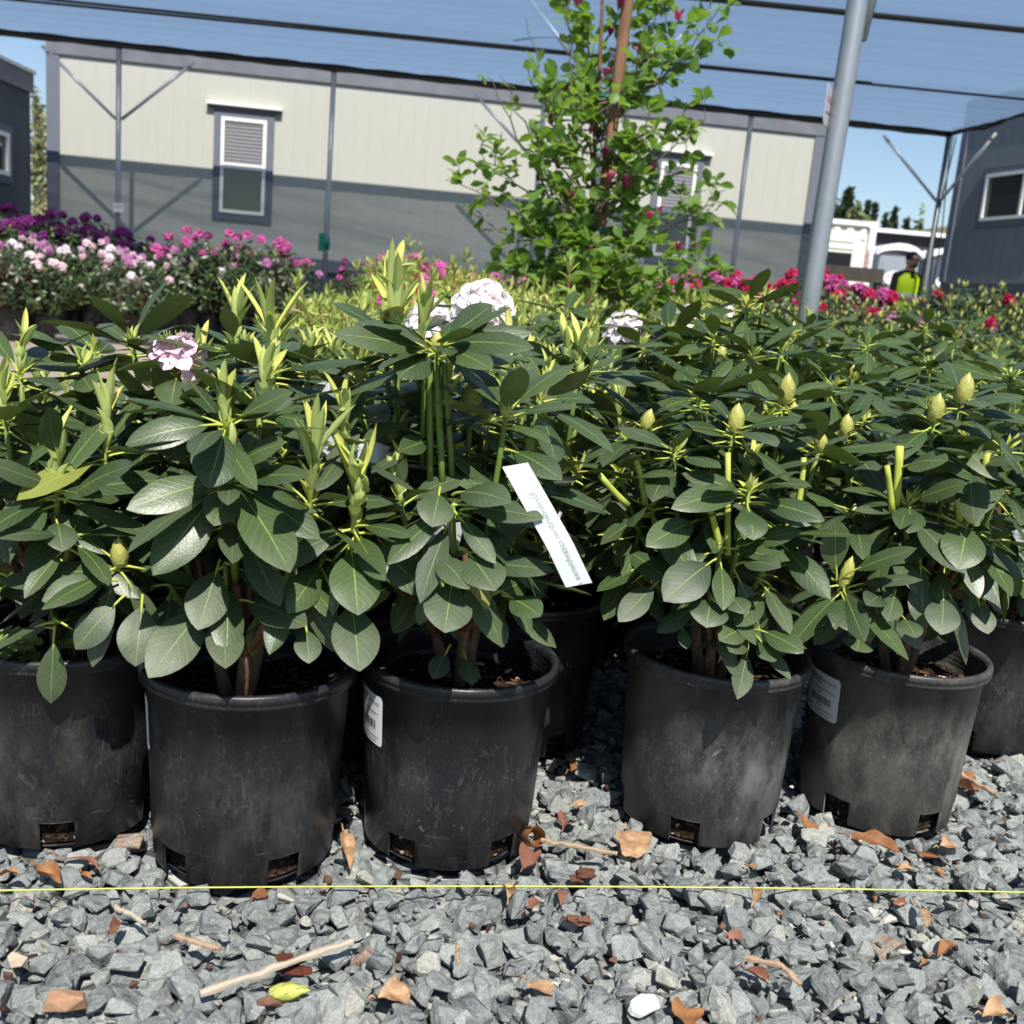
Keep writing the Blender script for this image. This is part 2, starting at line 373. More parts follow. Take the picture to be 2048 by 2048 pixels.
# gravel stones
stone_protos = []
for i in range(26):
    bm = bmesh.new(); r_ = random.Random(i + 50)
    sx, sy, sz = 1, r_.uniform(.6, .95), r_.uniform(.45, .75)
    for q in range(r_.randint(11, 17)):
        v = Vector((r_.uniform(-1, 1), r_.uniform(-1, 1), r_.uniform(-1, 1)))
        v = v / max(abs(v.x), abs(v.y), abs(v.z)) * r_.uniform(.72, 1.0)
        v = v * (1 / max(1, v.length * .82))
        bm.verts.new((v.x * sx * .5, v.y * sy * .5, v.z * sz * .5))
    res = bmesh.ops.convex_hull(bm, input=bm.verts)
    junk = [x for x in set(res['geom_interior']) | set(res['geom_unused']) if isinstance(x, bmesh.types.BMVert)]
    if junk: bmesh.ops.delete(bm, geom=junk, context='VERTS')
    bmesh.ops.dissolve_limit(bm, angle_limit=.22, verts=bm.verts, edges=bm.edges)
    bmesh.ops.bevel(bm, geom=list(bm.edges), offset=.022, segments=1, affect='EDGES', profile=.6)
    bmesh.ops.triangulate(bm, faces=[f for f in bm.faces if len(f.verts) > 4])
    for v in bm.verts: v.co += Vector((r_.uniform(-.008, .008), r_.uniform(-.008, .008), r_.uniform(-.008, .008)))
    bm.verts.index_update()
    stone_protos.append((np.array([v.co[:] for v in bm.verts]), [tuple(v.index for v in f.verts) for f in bm.faces])); bm.free()
g = G('crushed_stone'); rn = isl(g); o = g.pos()
c = g.ramp(rn, [(0, (.115, .130, .132)), (.18, (.18, .20, .198)), (.36, (.235, .26, .245)), (.55, (.155, .172, .176)), (.70, (.295, .315, .292)), (.82, (.21, .235, .208)), (.92, (.36, .37, .31)), (.965, (.42, .40, .33)), (.985, (.66, .66, .62)), (.992, (.30, .17, .10)), (1, (.34, .22, .14))], 'CONSTANT')
nz = g.noise(o, 55, 8, .7); n3 = g.noise(o, 520, 4, .7)
c = g.mix(g.ramp(nz, [(.35, 0.), (.72, .6)]), c, (.46, .48, .46)); c = g.mix(g.math('MULTIPLY', g.ramp(n3, [(.38, 0.), (.62, 1.)]), .45), c, (.085, .10, .105))
vnn = g.math('ABSOLUTE', g.math('SUBTRACT', g.noise(o, 45, 3, .5, .6), .5)); c = g.mix(g.math('MULTIPLY', g.math('LESS_THAN', vnn, .006), .22), c, (.55, .57, .56)); c = g.mix(g.math('MULTIPLY', g.math('GREATER_THAN', g.noise(o, 900, 2, .6), .64), .35), c, (.6, .62, .6))
M_stone = g.done(g.pr(c, .8, .3, g.bump(g.math('ADD', g.math('MULTIPLY', n3, .25), g.math('ADD', nz, g.math('MULTIPLY', g.vor(g.mapv(o, (1, 1, 1), (.3, .5, .1)), 95, 'F1'), .8))), .85, .0065)))

HP, RR, RB = .2263, .118, .0993
FRONT = [(-.500, 1.120), (-.2745, 1.076), (-.0471, 1.149), (.2755, 1.251), (.5325, 1.322)]
POTB = (.807, 1.617); POTA = (.033, 1.457)
avoid = np.array(FRONT + [POTA, POTB])
def rotm(n):
    q = rng.normal(size=(n, 4)); q /= np.linalg.norm(q, axis=1)[:, None]; a, b, c, d = q.T
    return np.stack([np.stack([1 - 2 * (c * c + d * d), 2 * (b * c - a * d), 2 * (b * d + a * c)], 1), np.stack([2 * (b * c + a * d), 1 - 2 * (b * b + d * d), 2 * (c * d - a * b)], 1), np.stack([2 * (b * d - a * c), 2 * (c * d + a * b), 1 - 2 * (b * b + c * c)], 1)], 1)
def stones():
    M = MB(); cnt = 0
    def put(x, y, s, z):
        V, F = stone_protos[rng.integers(len(stone_protos))]
        th = rng.random() * 6.28; tl = rng.normal(0, .35, 2)
        cz, szn = math.cos(th), math.sin(th)
        Rm = np.array([[cz, -szn, 0], [szn, cz, 0], [0, 0, 1]]) @ np.array([[1, 0, 0], [0, math.cos(tl[0]), -math.sin(tl[0])], [0, math.sin(tl[0]), math.cos(tl[0])]]) @ np.array([[math.cos(tl[1]), 0, math.sin(tl[1])], [0, 1, 0], [-math.sin(tl[1]), 0, math.cos(tl[1])]])
        M.add((V * s) @ Rm.T + np.array([x, y, z]), F, 0, None, False)
    for (y0, y1, xl, xr, sp) in ((.52, 1.75, -99, 99, .0215), (1.75, 2.6, .2, 99, .026), (2.6, 4.6, .8, 99, .033)):
        y = y0
        while y < y1:
            a = max(xl, -(.56 * y + .10)); b = min(xr, .56 * y + .10); x = a
            while x < b:
                px, py = x + rng.uniform(-.5, .5) * sp, y + rng.uniform(-.5, .5) * sp
                dm = np.hypot(avoid[:, 0] - px, avoid[:, 1] - py).min()
                if dm > .102:
                    s = sp * float(np.clip(rng.lognormal(.24, .36), .65, 2.4))
                    put(px, py, s, -.010 + rng.uniform(-.006, .004))
                x += sp
            y += sp * .9
    for _ in range(1100):     # a few lying on top
        y = .55 + 1.1 * rng.random(); x = rng.uniform(-(.56 * y + .1), .56 * y + .1)
        if np.hypot(avoid[:, 0] - x, avoid[:, 1] - y).min() > .118:
            s = rng.uniform(.022, .042); put(x, y, s, s * .12)
    for _ in range(2600):     # fines and chips between the stones
        y = .55 + 1.4 * rng.random() ** .8; x = rng.uniform(-(.56 * y + .1), .56 * y + .1)
        if np.hypot(avoid[:, 0] - x, avoid[:, 1] - y).min() > .104: put(x, y, rng.uniform(.006, .014), rng.uniform(-.004, .005))
    nst = len(M.mi)
    for _ in range(300):      # crumbs of bark and potting mix spilled among them
        y = .6 + 1.1 * rng.random(); x = rng.uniform(-(.56 * y + .1), .56 * y + .1)
        if np.hypot(avoid[:, 0] - x, avoid[:, 1] - y).min() > .104: put(x, y, rng.uniform(.004, .013) , rng.uniform(.002, .007))
    for i in range(nst, len(M.mi)): M.mi[i] = 1
    return M
tag(stones().obj('gravel', [M_stone, M_chip]), 'crushed grey stone gravel around the pots', kind='stuff')

# ------------------------------------------------------------------ pots
def pot_mesh(R0=RR, H=HP, rb=RB, mat=None, notches=5, seg=120, name='pot'):
    M = MB(); sg = seg
    rim = R0; bt = R0 - .0065
    def rz_(z): return rb + (bt - rb) * z / H
    outer = [(rb - .004, 0), (rb, .003), (rz_(.034), .034), (rz_(.034) + .0012, .0355), (rz_(.11), .11), (rz_(H - .016), H - .016), (rim - .0006, H - .0155), (rim, H - .013), (rim - .0006, H - .0095), (rim + .0004, H - .009), (rim + .0004, H - .005), (rim, H - .002), (rim - .002, H), (rim - .006, H - .0005), (rim - .008, H - .004)]
    prof = outer + [(rz_(zz) - .0030 + (0.0016 if i % 2 else 0), zz) for i, zz in enumerate(np.linspace(H - .008, H - .036, 9))] + [(rz_(.11) - .0030, .11), (rz_(.032) - .003, .032), (rb - .003, .0005)]
    prof = np.array(prof); k = len(prof); th = np.arange(sg) * 2 * math.pi / sg - math.pi / 2
    V = np.stack([np.outer(prof[:, 0], np.cos(th)), np.outer(prof[:, 0], np.sin(th)), np.repeat(prof[:, 1][:, None], sg, 1)], -1).reshape(-1, 3)
    per = sg // notches if notches else 10 ** 6; nw = 7 if notches else 0
    F = []
    for i in range(k - 1):
        for j in range(sg):
            innotch = notches and ((j + nw // 2) % per) < nw
            if innotch and (i < 2 or i >= k - 2): continue
            F.append((i * sg + j, i * sg + (j + 1) % sg, (i + 1) * sg + (j + 1) % sg, (i + 1) * sg + j))
    if notches:
        for j in range(sg):
            a = ((j + nw // 2) % per) < nw; b = ((j - 1 + nw // 2) % per) < nw
            if a != b:
                q = [i * sg + j for i in (1, 2, k - 2, k - 1)]; F.append(tuple(q))
            if a: F.append((2 * sg + j, 2 * sg + (j + 1) % sg, (k - 2) * sg + (j + 1) % sg, (k - 2) * sg + j))
    M.add(V, F, 0)
    M.add(np.stack([np.cos(th) * (rb - .012), np.sin(th) * (rb - .012), 0 * th - .001], 1), [tuple(range(sg))[::-1]], 0, None, False)
    return M.mesh(name, mat)
potA = pot_mesh(mat=M_pot); potB = pot_mesh(mat=M_pot2); potC = pot_mesh(mat=M_pot3)
potBig = pot_mesh(.150, .285, .125, M_pot, 0, 48); potFar = pot_mesh(mat=M_pot, notches=0, seg=32)
def soil_mesh(Rt=.108, z=.184, rb=.092, n=14, chips=120, seed=0):
    M = MB(); r_ = np.random.default_rng(seed); sg = 40
    V = [(0, 0, z + .008)]
    for i in range(1, n + 1):
        for j in range(sg):
            r = Rt * i / n; V.append((r * math.cos(j * 2 * math.pi / sg), r * math.sin(j * 2 * math.pi / sg), z + r_.normal(0, .0028) + .008 * (1 - i / n)))
    F = [(0, 1 + j, 1 + (j + 1) % sg) for j in range(sg)] + [(1 + (i - 1) * sg + j, 1 + i * sg + j, 1 + i * sg + (j + 1) % sg, 1 + (i - 1) * sg + (j + 1) % sg) for i in range(1, n) for j in range(sg)]
    M.add(V, F, 0)
    # the root ball seen through the notches
    lathe(M, [(rb - .006, .003), (rb - .0045, .03), (rb - .003, .05), (Rt, z)], sg, 0)
    for _ in range(chips):
        r = Rt * .96 * math.sqrt(r_.random()); a = r_.random() * 6.28
        Vp, Fp = stone_protos[r_.integers(26)]; s = r_.uniform(.005, .017)
        th = r_.random() * 6.28; Q = np.array([[math.cos(th), -math.sin(th), 0], [math.sin(th), math.cos(th), 0], [0, 0, 1]])
        M.add((Vp * [s, s * r_.uniform(.3, .8), s * .35]) @ Q.T + [r * math.cos(a), r * math.sin(a), z + .007 * (1 - r / Rt) + r_.uniform(0, .005)], Fp, 1, None, False)
    return M.mesh('soil', [M_soil, M_chip])
soils = [soil_mesh(seed=i) for i in range(3)]
soilBig = soil_mesh(.138, .24, .12, 6, 0, 9)

# ------------------------------------------------------------------ text
FONT_M = {}
def text_geom(s, size, bold=0.0, align='LEFT'):
    cu = bpy.data.curves.new('t', 'FONT'); cu.body = s; cu.size = size; cu.align_x = align; cu.offset = bold; cu.resolution_u = 3
    ob = bpy.data.objects.new('t', cu); COL.objects.link(ob)
    dg = bpy.context.evaluated_depsgraph_get(); me = bpy.data.meshes.new_from_object(ob.evaluated_get(dg))
    V = np.array([v.co[:] for v in me.vertices]).reshape(-1, 3); F = [tuple(p.vertices) for p in me.polygons]
    COL.objects.unlink(ob); bpy.data.objects.remove(ob); bpy.data.curves.remove(cu); bpy.data.meshes.remove(me)
    return V, F
M_paper = plain('white_label_paper', (.74, .76, .78), .35, .4, var=.05)
M_ink = plain('black_ink', (.03, .03, .035), .6, .2, var=.0)
M_faint = plain('faint_ink', (.24, .29, .29), .6, .2, var=.0)
M_redink = plain('red_ink', (.45, .08, .06), .6, .2, var=0)
def sticker(aR, parent, label, ztop=.192, wdt=.078, hgt=.060):
    """label wrapped on the pot: right edge at angle aR degrees from the camera side"""
    M = MB(); rs = lambda z: RB + (RR - .0065 - RB) * z / HP + .0009
    def wrap(x, y, off=0.):
        z = ztop - hgt + y; r = rs(z) + off; a = R(aR) - (wdt - x) / .112 - math.pi / 2
        return (r * math.cos(a), r * math.sin(a), z)
    n = 24; cr = .004; V = []; 
    for i in range(n + 1):
        x = wdt * i / n; e = max(0, cr - min(x, wdt - x)); ins = cr - math.sqrt(max(0, cr * cr - e * e))
        V += [wrap(x, ins), wrap(x, hgt - ins)]
    M.add(V, [(2 * i, 2 * i + 2, 2 * i + 3, 2 * i + 1) for i in range(n)], 0)
    def txt(s, x, y, size, bold=0., mat=1):
        Vt, F = text_geom(s, size, bold, 'RIGHT')
        if len(Vt): M.add([wrap(x + v[0], y + v[1], .0004) for v in Vt], F, mat, None, False)
    txt('MOUNTAIN', wdt - .034, hgt - .0110, .0058, .00012); txt('WHOLESALE NURSERY', wdt - .034, hgt - .0155, .0034, .00005)
    txt('RHCAAL2G', wdt - .006, hgt - .012, .0052)
    txt('Rhododendron catawbiense Album 2', wdt - .007, hgt - .0235, .0050); txt('gal', wdt - .035, hgt - .029, .0048)
    x = .020; r_ = random.Random(4)
    while x < wdt - .014:
        wd = r_.choice([.0005, .0005, .001, .0015]); M.add([wrap(x, .0185, .0004), wrap(x + wd, .0185, .0004), wrap(x + wd, .0285, .0004), wrap(x, .0285, .0004)], [(0, 1, 2, 3)], 1, None, False); x += wd + r_.choice([.0005, .0008, .0014])
    txt('0225471', wdt - .028, .0138, .0044); txt('WARNING: Cancer & Reproductive', wdt - .008, .0082, .0042); txt('www.P65Warnings.ca.gov', wdt - .012, .0032, .0042)
    o = M.obj('label_sticker', [M_paper, M_ink], parent); return o

# ------------------------------------------------------------------ rhododendron parts
def perp(a):
    a = nrm(a); h = np.array([1., 0, 0]) if abs(a[0]) < .8 else np.array([0, 1., 0]); u = nrm(np.cross(a, h)); return u, np.cross(a, u)
def whorl(M, c, ax, n=8, L=.105, W=.042, e0=-12, e1=30, k=(.15, .6), nu=8, nv=4, pet=.014, mats=(0,), phase=None, span=.014):
    ax = nrm(ax); u, v = perp(ax); ph = rng.random() * 6.28 if phase is None else phase
    for i in range(n):
        a = ph + i * 2.399 + rng.normal(0, .12); t = i / max(1, n - 1)
        el = R(e0 + (e1 - e0) * t + rng.normal(0, 7))
        d = math.cos(el) * (math.cos(a) * u + math.sin(a) * v) + math.sin(el) * ax
        sz = rng.uniform(.66, 1.12) * (1 - .16 * t)
        upv = nrm(ax * math.cos(el) - (math.cos(a) * u + math.sin(a) * v) * math.sin(el) * .9 + np.array([0, 0, .15]))
        leaf(M, c - ax * span * (1 - t), d, upv, L * sz, W * sz * rng.uniform(.88, 1.12), rng.uniform(*k), rng.uniform(-.35, -.05), (3 if (len(mats) > 2 and rng.random() < .012) else mats[rng.integers(len(mats))]), nu, nv, rng.normal(0, .32), rng.uniform(1.0, 1.25), rng.uniform(.62, .85), .012, pet * rng.uniform(.8, 1.2), 1, .16)
def bud_geo(M, c, ax, L=.034, Rb=.0075, mat=0, n=15):
    ax = nrm(ax); u, v = perp(ax)
    prof = lambda t: Rb * (math.sin(math.pi * min(1, (t * .92 + .08)) ** .8) ** .75 if t < 1 else .02)
    ts = np.linspace(0, 1, 9); V = []
    for t in ts:
        for j in range(8):
            a = j * math.pi / 4; V.append(c + ax * L * t + prof(t) * .93 * (math.cos(a) * u + math.sin(a) * v))
    M.add(V, [(i * 8 + j, i * 8 + (j + 1) % 8, (i + 1) * 8 + (j + 1) % 8, (i + 1) * 8 + j) for i in range(8) for j in range(8)], mat)
    for i in range(n):
        a0 = i * 2.399; t0 = .62 * i / n; V = []
        hl = .36
        for q in range(5):
            s = q / 4; t = min(.99, t0 + hl * s); hw = .85 * (1 - s ** 2.2)
            for r in (-1, 0, 1):
                a = a0 + r * hw; rad = prof(t) + .0007 + .12 * Rb * s ** 2 + (.0004 if r == 0 else 0)
                V.append(c + ax * L * (t0 + hl * s) + rad * (math.cos(a) * u + math.sin(a) * v))
        M.add(V, [(q * 3 + r, q * 3 + r + 1, (q + 1) * 3 + r + 1, (q + 1) * 3 + r) for q in range(4) for r in range(2)], mat, [(q / 4, r / 2) for q in range(5) for r in range(3)])
def candle_geo(M, c, ax, L=.10, n=14, lw=.011, open_=.2, lmax=.05):
    """upright pale new shoot: a stalk wrapped by overlapping bracts with a spray of narrow leaves"""
    ax = nrm(ax); u, v = perp(ax)
    L *= .82; tube(M, [c, c + ax * L * .4 + u * .003, c + ax * L * .8], [.0028, .0022, .0016], 7, 1)
    for i in range(n):
        a = i * 2.399 + rng.normal(0, .15); t = i / n; od = math.cos(a) * u + math.sin(a) * v
        el = R(rng.uniform(66, 86) - (open_ + .12) * 45 * rng.random())
        d = math.cos(el) * od + math.sin(el) * ax
        ll = (.024 if t < .5 else lmax) * rng.uniform(.7, 1.15)
        leaf(M, c + ax * L * .66 * t + od * .0022, d, -od, ll, lw * .80 * rng.uniform(.8, 1.25) * (1.15 if t < .5 else 1.0), rng.uniform(-.1, .2) if rng.random() > open_ else rng.uniform(-2.2, -.5), .5, 0, 7, 4, rng.normal(0, .3), .95, .62, .02, 0, 1, .25)
def floret(M, c, ax, r=.028, mat=0, hi=True):
    ax = nrm(ax); u, v = perp(ax); ph = rng.random() * 6.28
    for i in range(5):
        a = ph + i * 1.2566; od = math.cos(a) * u + math.sin(a) * v
        el = R(rng.uniform(24, 50)); d = math.cos(el) * od + math.sin(el) * ax
        leaf(M, c, d, ax * math.cos(el) - od * math.sin(el), r * rng.uniform(.9, 1.1), r * .74, rng.uniform(.5, 1.2), .15, mat, 7 if hi else 2, 4 if hi else 2, rng.normal(0, .2), 1.5 if hi else 1.3, .55, .035 if hi else 0)
    if hi:
        for i in range(5):
            d = nrm(ax + rng.normal(0, .22, 3)); tube(M, [c, c + d * r * .5, c + d * r * .85], .0004, 3, 1)
def truss_geo(M, c, ax, rad=.055, n=14, hi=True, fr=.028):
    ax = nrm(ax); u, v = perp(ax)
    for i in range(n):
        z = 1 - (i + .5) / n * 1.05; rr = math.sqrt(max(0, 1 - z * z)); a = i * 2.399
        d = z * ax + rr * (math.cos(a) * u + math.sin(a) * v)
        floret(M, c + d * (rad - fr * .75), d + rng.normal(0, .12, 3), fr, 0, hi)

def sep_obj(fn, name, mats, parent):
    M = MB(); fn(M); return M.obj(name, mats, parent)

def make_plant(name, label, group, loc, potme, soilme, whorls, cuts=(), stems=None, leafm=M_leaf, potrot=0., bstem=(0, 0), shoots=True, skeleton=True, nu=8, nv=4, fine=True, base_z=.186, cat='potted plant'):
    """whorls: list of dict(c=(x,y,z) local, t=type, n, L, W, e0, e1, ax)"""
    t = thing(name, label, cat, (*loc, 0) if len(loc) == 2 else loc, 0, group)
    p = bpy.data.objects.new('pot', potme); COL.objects.link(p); p.parent = t; p.rotation_euler = (0, 0, potrot)
    s = bpy.data.objects.new('soil', soilme); COL.objects.link(s); s.parent = t; s.rotation_euler = (0, 0, rng.random() * 6)
    Mf = MB(); Ms = MB()
    root = np.array([bstem[0], bstem[1], base_z])
    forks = []
    for i in range(3):
        a = i * 2.1 + rng.random(); f = root + np.array([.03 * math.cos(a), .03 * math.sin(a), rng.uniform(.05, .10)]); forks.append(f)
        tube(Ms, bez(root + np.array([.008 * math.cos(a), .008 * math.sin(a), -.01]), root + np.array([.02 * math.cos(a), .02 * math.sin(a), .02]), f, 6), np.linspace(.0085, .0060, 6), 8, 0, False)
    for wdef in whorls:
        c = np.array(wdef['c']); f = min(forks, key=lambda q: np.linalg.norm(q[:2] - c[:2]) + .3 * abs(q[2] - c[2]))
        ax = nrm(wdef.get('ax', nrm((c - f) * [.8, .8, 1] + [0, 0, .12])))
        if c[2] < f[2]: f = root + np.array([0, 0, .02])
        mid = f + (c - f) * .5; mid[2] = f[2] + (c[2] - f[2]) * .42; mid[:2] += (c - f)[:2] * .2
        pts = bez(f, mid, c, 7)
        col = 0 if wdef['t'] in 'low' else (2 if rng.random() < .35 else 1)
        half = 4
        tube(Ms, pts[:half], np.linspace(.0046, .0036, half), 7, 0 if rng.random() < .6 else 2, False)
        tube(Ms, pts[half - 1:], np.linspace(.0036, .0030, 7 - half + 1), 7, 1, True)
        n = wdef.get('n', 8); L = wdef.get('L', .105); W = wdef.get('W', .042)
        dusty = c[2] < .33
        whorl(Mf, c, ax, n, L, W, wdef.get('e0', -15), wdef.get('e1', 32), (.1, .6), nu, nv, .014, (2,) if dusty else (0, 0, 0, 2))
        # last year's leaves a little lower on the same shoot
        if wdef.get('sub', True):
            q = pts[4]; whorl(Mf, q, nrm(ax * .6 + [0, 0, .5]), rng.integers(2, 5), L * .95, W, -40, -8, (.1, .5), nu, nv, .014, (0, 2), span=.02)
    for (a, b) in cuts:
        tube(Ms, bez(a, (np.asarray(a) + b) / 2 + rng.normal(0, .004, 3), b, 5), np.linspace(.0042, .0034, 5), 7, 3)
    for hl in (stems or []): tube(Ms, hl[0], hl[1], 8, hl[2], False)
    Mf.obj('foliage', [leafm, M_pet, M_leafdusty if leafm is M_leaf else leafm, M_brownleaf], t)
    Ms.obj('stem', [M_wood, M_gstem, M_redstem, M_pet], t)
    for wdef in whorls:
        c = np.array(wdef['c']); ax = nrm(wdef.get('bx', [rng.normal(0, .08), rng.normal(0, .08), 1])); ty = wdef['t']
        if ty == 'c': sep_obj(lambda M: candle_geo(M, c, ax, wdef.get('h', .075), wdef.get('bn', 14), wdef.get('lw', .011), wdef.get('open', .2), wdef.get('lmax', .045)), 'new_shoot', [M_yleaf, M_pet], t)
        elif ty == 'b': sep_obj(lambda M: bud_geo(M, c - ax * .002, ax, wdef.get('h', .032), wdef.get('r', .0072)), 'bud', [M_bud], t)
        elif ty == 's': sep_obj(lambda M: [leaf(M, c, nrm(ax + rng.normal(0, .55, 3) * [1, 1, .2]), nrm(rng.normal(size=3)), rng.uniform(.014, .028), .006, .1, .5, 0, 4, 2, 0, 1, .8, 0, 0, 1, .3) for _ in range(7)], 'new_shoot', [M_yleaf], t)
        elif ty == 'f': sep_obj(lambda M: truss_geo(M, c + ax * .005, ax, wdef.get('r', .055), wdef.get('bn', 15), True, wdef.get('fr', .03)), 'flower_cluster', [wdef['pm'], M_pet], t)
    return t, p

# ================================================================== STRUCTURES
WS = .11                                    # the trailer wall runs y = 15.2 + .11 x
def siding(name, col, rough=.75):
    g = G(name); o = g.obj(); sp = g.n('ShaderNodeSeparateXYZ'); g.t.links.new(o, sp.inputs[0])
    fx = g.math('FRACT', g.math('MULTIPLY', sp.outputs[0], 4.92))
    gr = g.math('LESS_THAN', fx, .055)
    nz = g.noise(g.mapv(o, (3, 3, .6)), 6, 8, .7)
    c = g.mix(g.math('MULTIPLY', nz, .34), col, tuple(x * .6 for x in col)); c = g.mix(g.math('MULTIPLY', gr, .10 if col[0] > .4 else .45), c, tuple(x * .3 for x in col))
    wob = g.noise(g.mapv(o, (1, 1, .5)), 1.3, 3)
    return g.done(g.pr(c, rough, .25, g.bump(g.math('ADD', g.math('MULTIPLY', gr, -.5), g.math('ADD', nz, g.math('MULTIPLY', wob, 2))), .4, .006)))
M_cream = siding('cream_siding', (.45, .452, .405)); M_grey = siding('grey_siding', (.22, .235, .25)); M_greyb = siding('dark_grey_siding', (.15, .16, .17))
M_trim = plain('slate_trim_paint', (.150, .165, .205), .7, .25, var=.2, scale=8)
M_skirt = plain('skirting_paint', (.10, .11, .14), .8, .2, var=.3, scale=5)
M_vinyl = plain('white_vinyl', (.82, .82, .78), .4, .4, var=.05)
M_galv = plain('galvanised_steel', (.34, .37, .40), .42, .5, .55, var=.22, scale=22)
M_galvb = plain('bright_galvanised', (.62, .65, .66), .35, .5, .5, var=.2, scale=22)
M_dark = plain('dark_void', (.02, .02, .022), .9, .1)
g = G('window_glass'); M_glass = g.done(g.pr((.015, .018, .02), .05, .7, None, 0, .3))
g = G('blinds'); o = g.obj(); sp = g.n('ShaderNodeSeparateXYZ'); g.t.links.new(o, sp.inputs[0])
M_blind = g.done(g.pr((.17, .17, .185), .5, .4))
M_cornice = plain('fascia_metal', (.21, .22, .25), .5, .4, .2, var=.5, scale=3)

def wall_frame(P0, ang):
    """local frame: x along the wall, y out of the wall away from the viewer, z up"""
    c, s_ = math.cos(ang), math.sin(ang)
    def T(V):
        V = np.asarray(V, float); return np.stack([P0[0] + V[:, 0] * c - V[:, 1] * s_, P0[1] + V[:, 0] * s_ + V[:, 1] * c, V[:, 2]], 1)
    return T
def window(parent, x0, x1, z0, z1, style='hung', trim=.09, hood=True, blind_to=0.):
    """window built in the local frame of its building (wall face at y=0)"""
    M = MB()
    for a in ((x0 - trim, x0, z0 - trim, z1 + trim), (x1, x1 + trim, z0 - trim, z1 + trim), (x0, x1, z1, z1 + trim), (x0, x1, z0 - trim, z0)):
        box(M, a[0], a[1], -.03, .01, a[2], a[3])
    if hood:
        box(M, x0 - trim - .09, x1 + trim + .09, -.05, .01, z1 + trim, z1 + trim + .04)
    wobj = M.obj('window', M_trim, parent)
    M = MB(); f = .045
    if style == 'hung':
        zm = z0 + (z1 - z0) * .47
        for a in ((x0, x0 + f, z0, z1), (x1 - f, x1, z0, z1), (x0 + f, x1 - f, z1 - f, z1), (x0 + f, x1 - f, z0, z0 + f)): box(M, a[0], a[1], -.045, .008, a[2], a[3])
        box(M, x0 + f, x1 - f, -.05, .0, zm, zm + .07)
        panes = [(x0 + f, x1 - f, z0 + f, zm, -.006), (x0 + f, x1 - f, zm + .07, z1 - f, -.02)]
    else:
        xm = (x0 + x1) / 2
        for a in ((x0, x0 + f, z0, z1), (x1 - f, x1, z0, z1), (x0 + f, x1 - f, z1 - f, z1), (x0 + f, x1 - f, z0, z0 + f), (xm - f / 2, xm + f / 2, z0 + f, z1 - f)): box(M, a[0], a[1], -.045, .008, a[2], a[3])
        panes = [(x0 + f, xm - f / 2, z0 + f, z1 - f, -.006), (xm + f / 2, x1 - f, z0 + f, z1 - f, -.02)]
    M.obj('frame', M_vinyl, wobj)
    for i, (a, b, c, d, y) in enumerate(panes):
        M = MB(); box(M, a, b, y, y + .004, c, d); M.obj('pane', M_glass, wobj)
    if hood:
        M = MB(); box(M, x0 - trim - .10, x1 + trim + .10, -.10, .0, z1 + trim + .042, z1 + trim + .075); M.obj('hood', M_vinyl, wobj)
    if blind_to:
        M = MB(); a, b, c, d, y = panes[1]; z = d - .004
        while z > c + .02:
            V = np.array([(a + .006, y - .004, z), (b - .006, y - .004, z), (b - .006, y - .011, z - .034), (a + .006, y - .011, z - .034)]); M.add(V, [(0, 1, 2, 3)], 0, None, False); z -= .047
        M.obj('blinds', M_blind, wobj)
    return wobj
def building(name, label, P0, ang, xl, xr, z0, z1, depth, mat, cornice=.3, zg=0.):
    t = thing(name, label, 'building', (P0[0], P0[1], 0), ang)
    M = MB(); box(M, xl, xr, 0, depth, z0, z1 - cornice); M.obj('wall', mat, t)
    M = MB(); box(M, xl - .02, xr + .02, -.035, depth + .02, z1 - cornice + .002, z1); M.obj('roof_fascia', M_cornice, t)
    M = MB()
    for x in (xl, xr): box(M, x - (.02 if x == xl else .15), x + (.15 if x == xl else .02), -.024, .12, z0 + .001, z1 - cornice); 
    box(M, xl + .16, xr - .16, -.02, .02, z0 - .12, z0 + .05)
    M.obj('corner_trim', M_trim, t)
    M = MB(); box(M, xl + .03, xr - .03, .03, depth - .03, zg - .1, z0 - .002); M.obj('skirting', M_skirt, t)
    return t
# main cream trailer
A0 = at(97, 300, 15.2, WS); ang = math.atan(WS)
def lx(P): return (P[0] - A0[0]) / math.cos(ang)
Bmain = building('office_trailer', 'long cream sided office trailer with slate trim across the back of the yard', A0, ang, 0, lx(at(1640, 350, 15.2, WS)), .93, 3.50, 3.5, M_cream, .17)
wa, wb = at(444, 240, 15.2, WS), at(526, 418, 15.2, WS)
window(Bmain, lx(wa), lx(wb) + .02, at(480, 428, 15.2, WS)[2], at(480, 237, 15.2, WS)[2], 'hung', .10, True, 1)
wa, wb = at(1322, 330, 15.2, WS), at(1394, 330, 15.2, WS)
window(Bmain, lx(wa), lx(wb), at(1350, 515, 15.2, WS)[2], at(1360, 328, 15.2, WS)[2], 'hung', .10, True, 1)
# right grey building
B0 = at(1908, 400, 16.0); angR = math.atan2(-.96, .27)
t = thing('grey_building', 'dark grey vertical sided building at the right edge behind the hedge', 'building', (B0[0], B0[1], 0), angR)
M = MB(); box(M, 0, 9, 0, 4, 1.45, 3.86); M.obj('wall', M_grey, t)
M = MB(); box(M, -.03, 9.02, -.03, 4.03, 3.862, 4.05); M.obj('roof_fascia', M_cornice, t)
M = MB(); box(M, .02, 8.98, -.02, 3.98, -.1, 1.448); M.obj('skirting', M_skirt, t)
M = MB(); box(M, -.03, .10, -.022, .2, 1.47, 3.85); M.obj('corner_trim', M_trim, t)
def lxR(px, py):
    d = ray(px, py); a = np.array([math.cos(angR), math.sin(angR)]); A = np.array([[d[0], -a[0]], [d[1], -a[1]]]); q = np.linalg.solve(A, B0[:2]); return q[1], CAMH + q[0] * d[2]
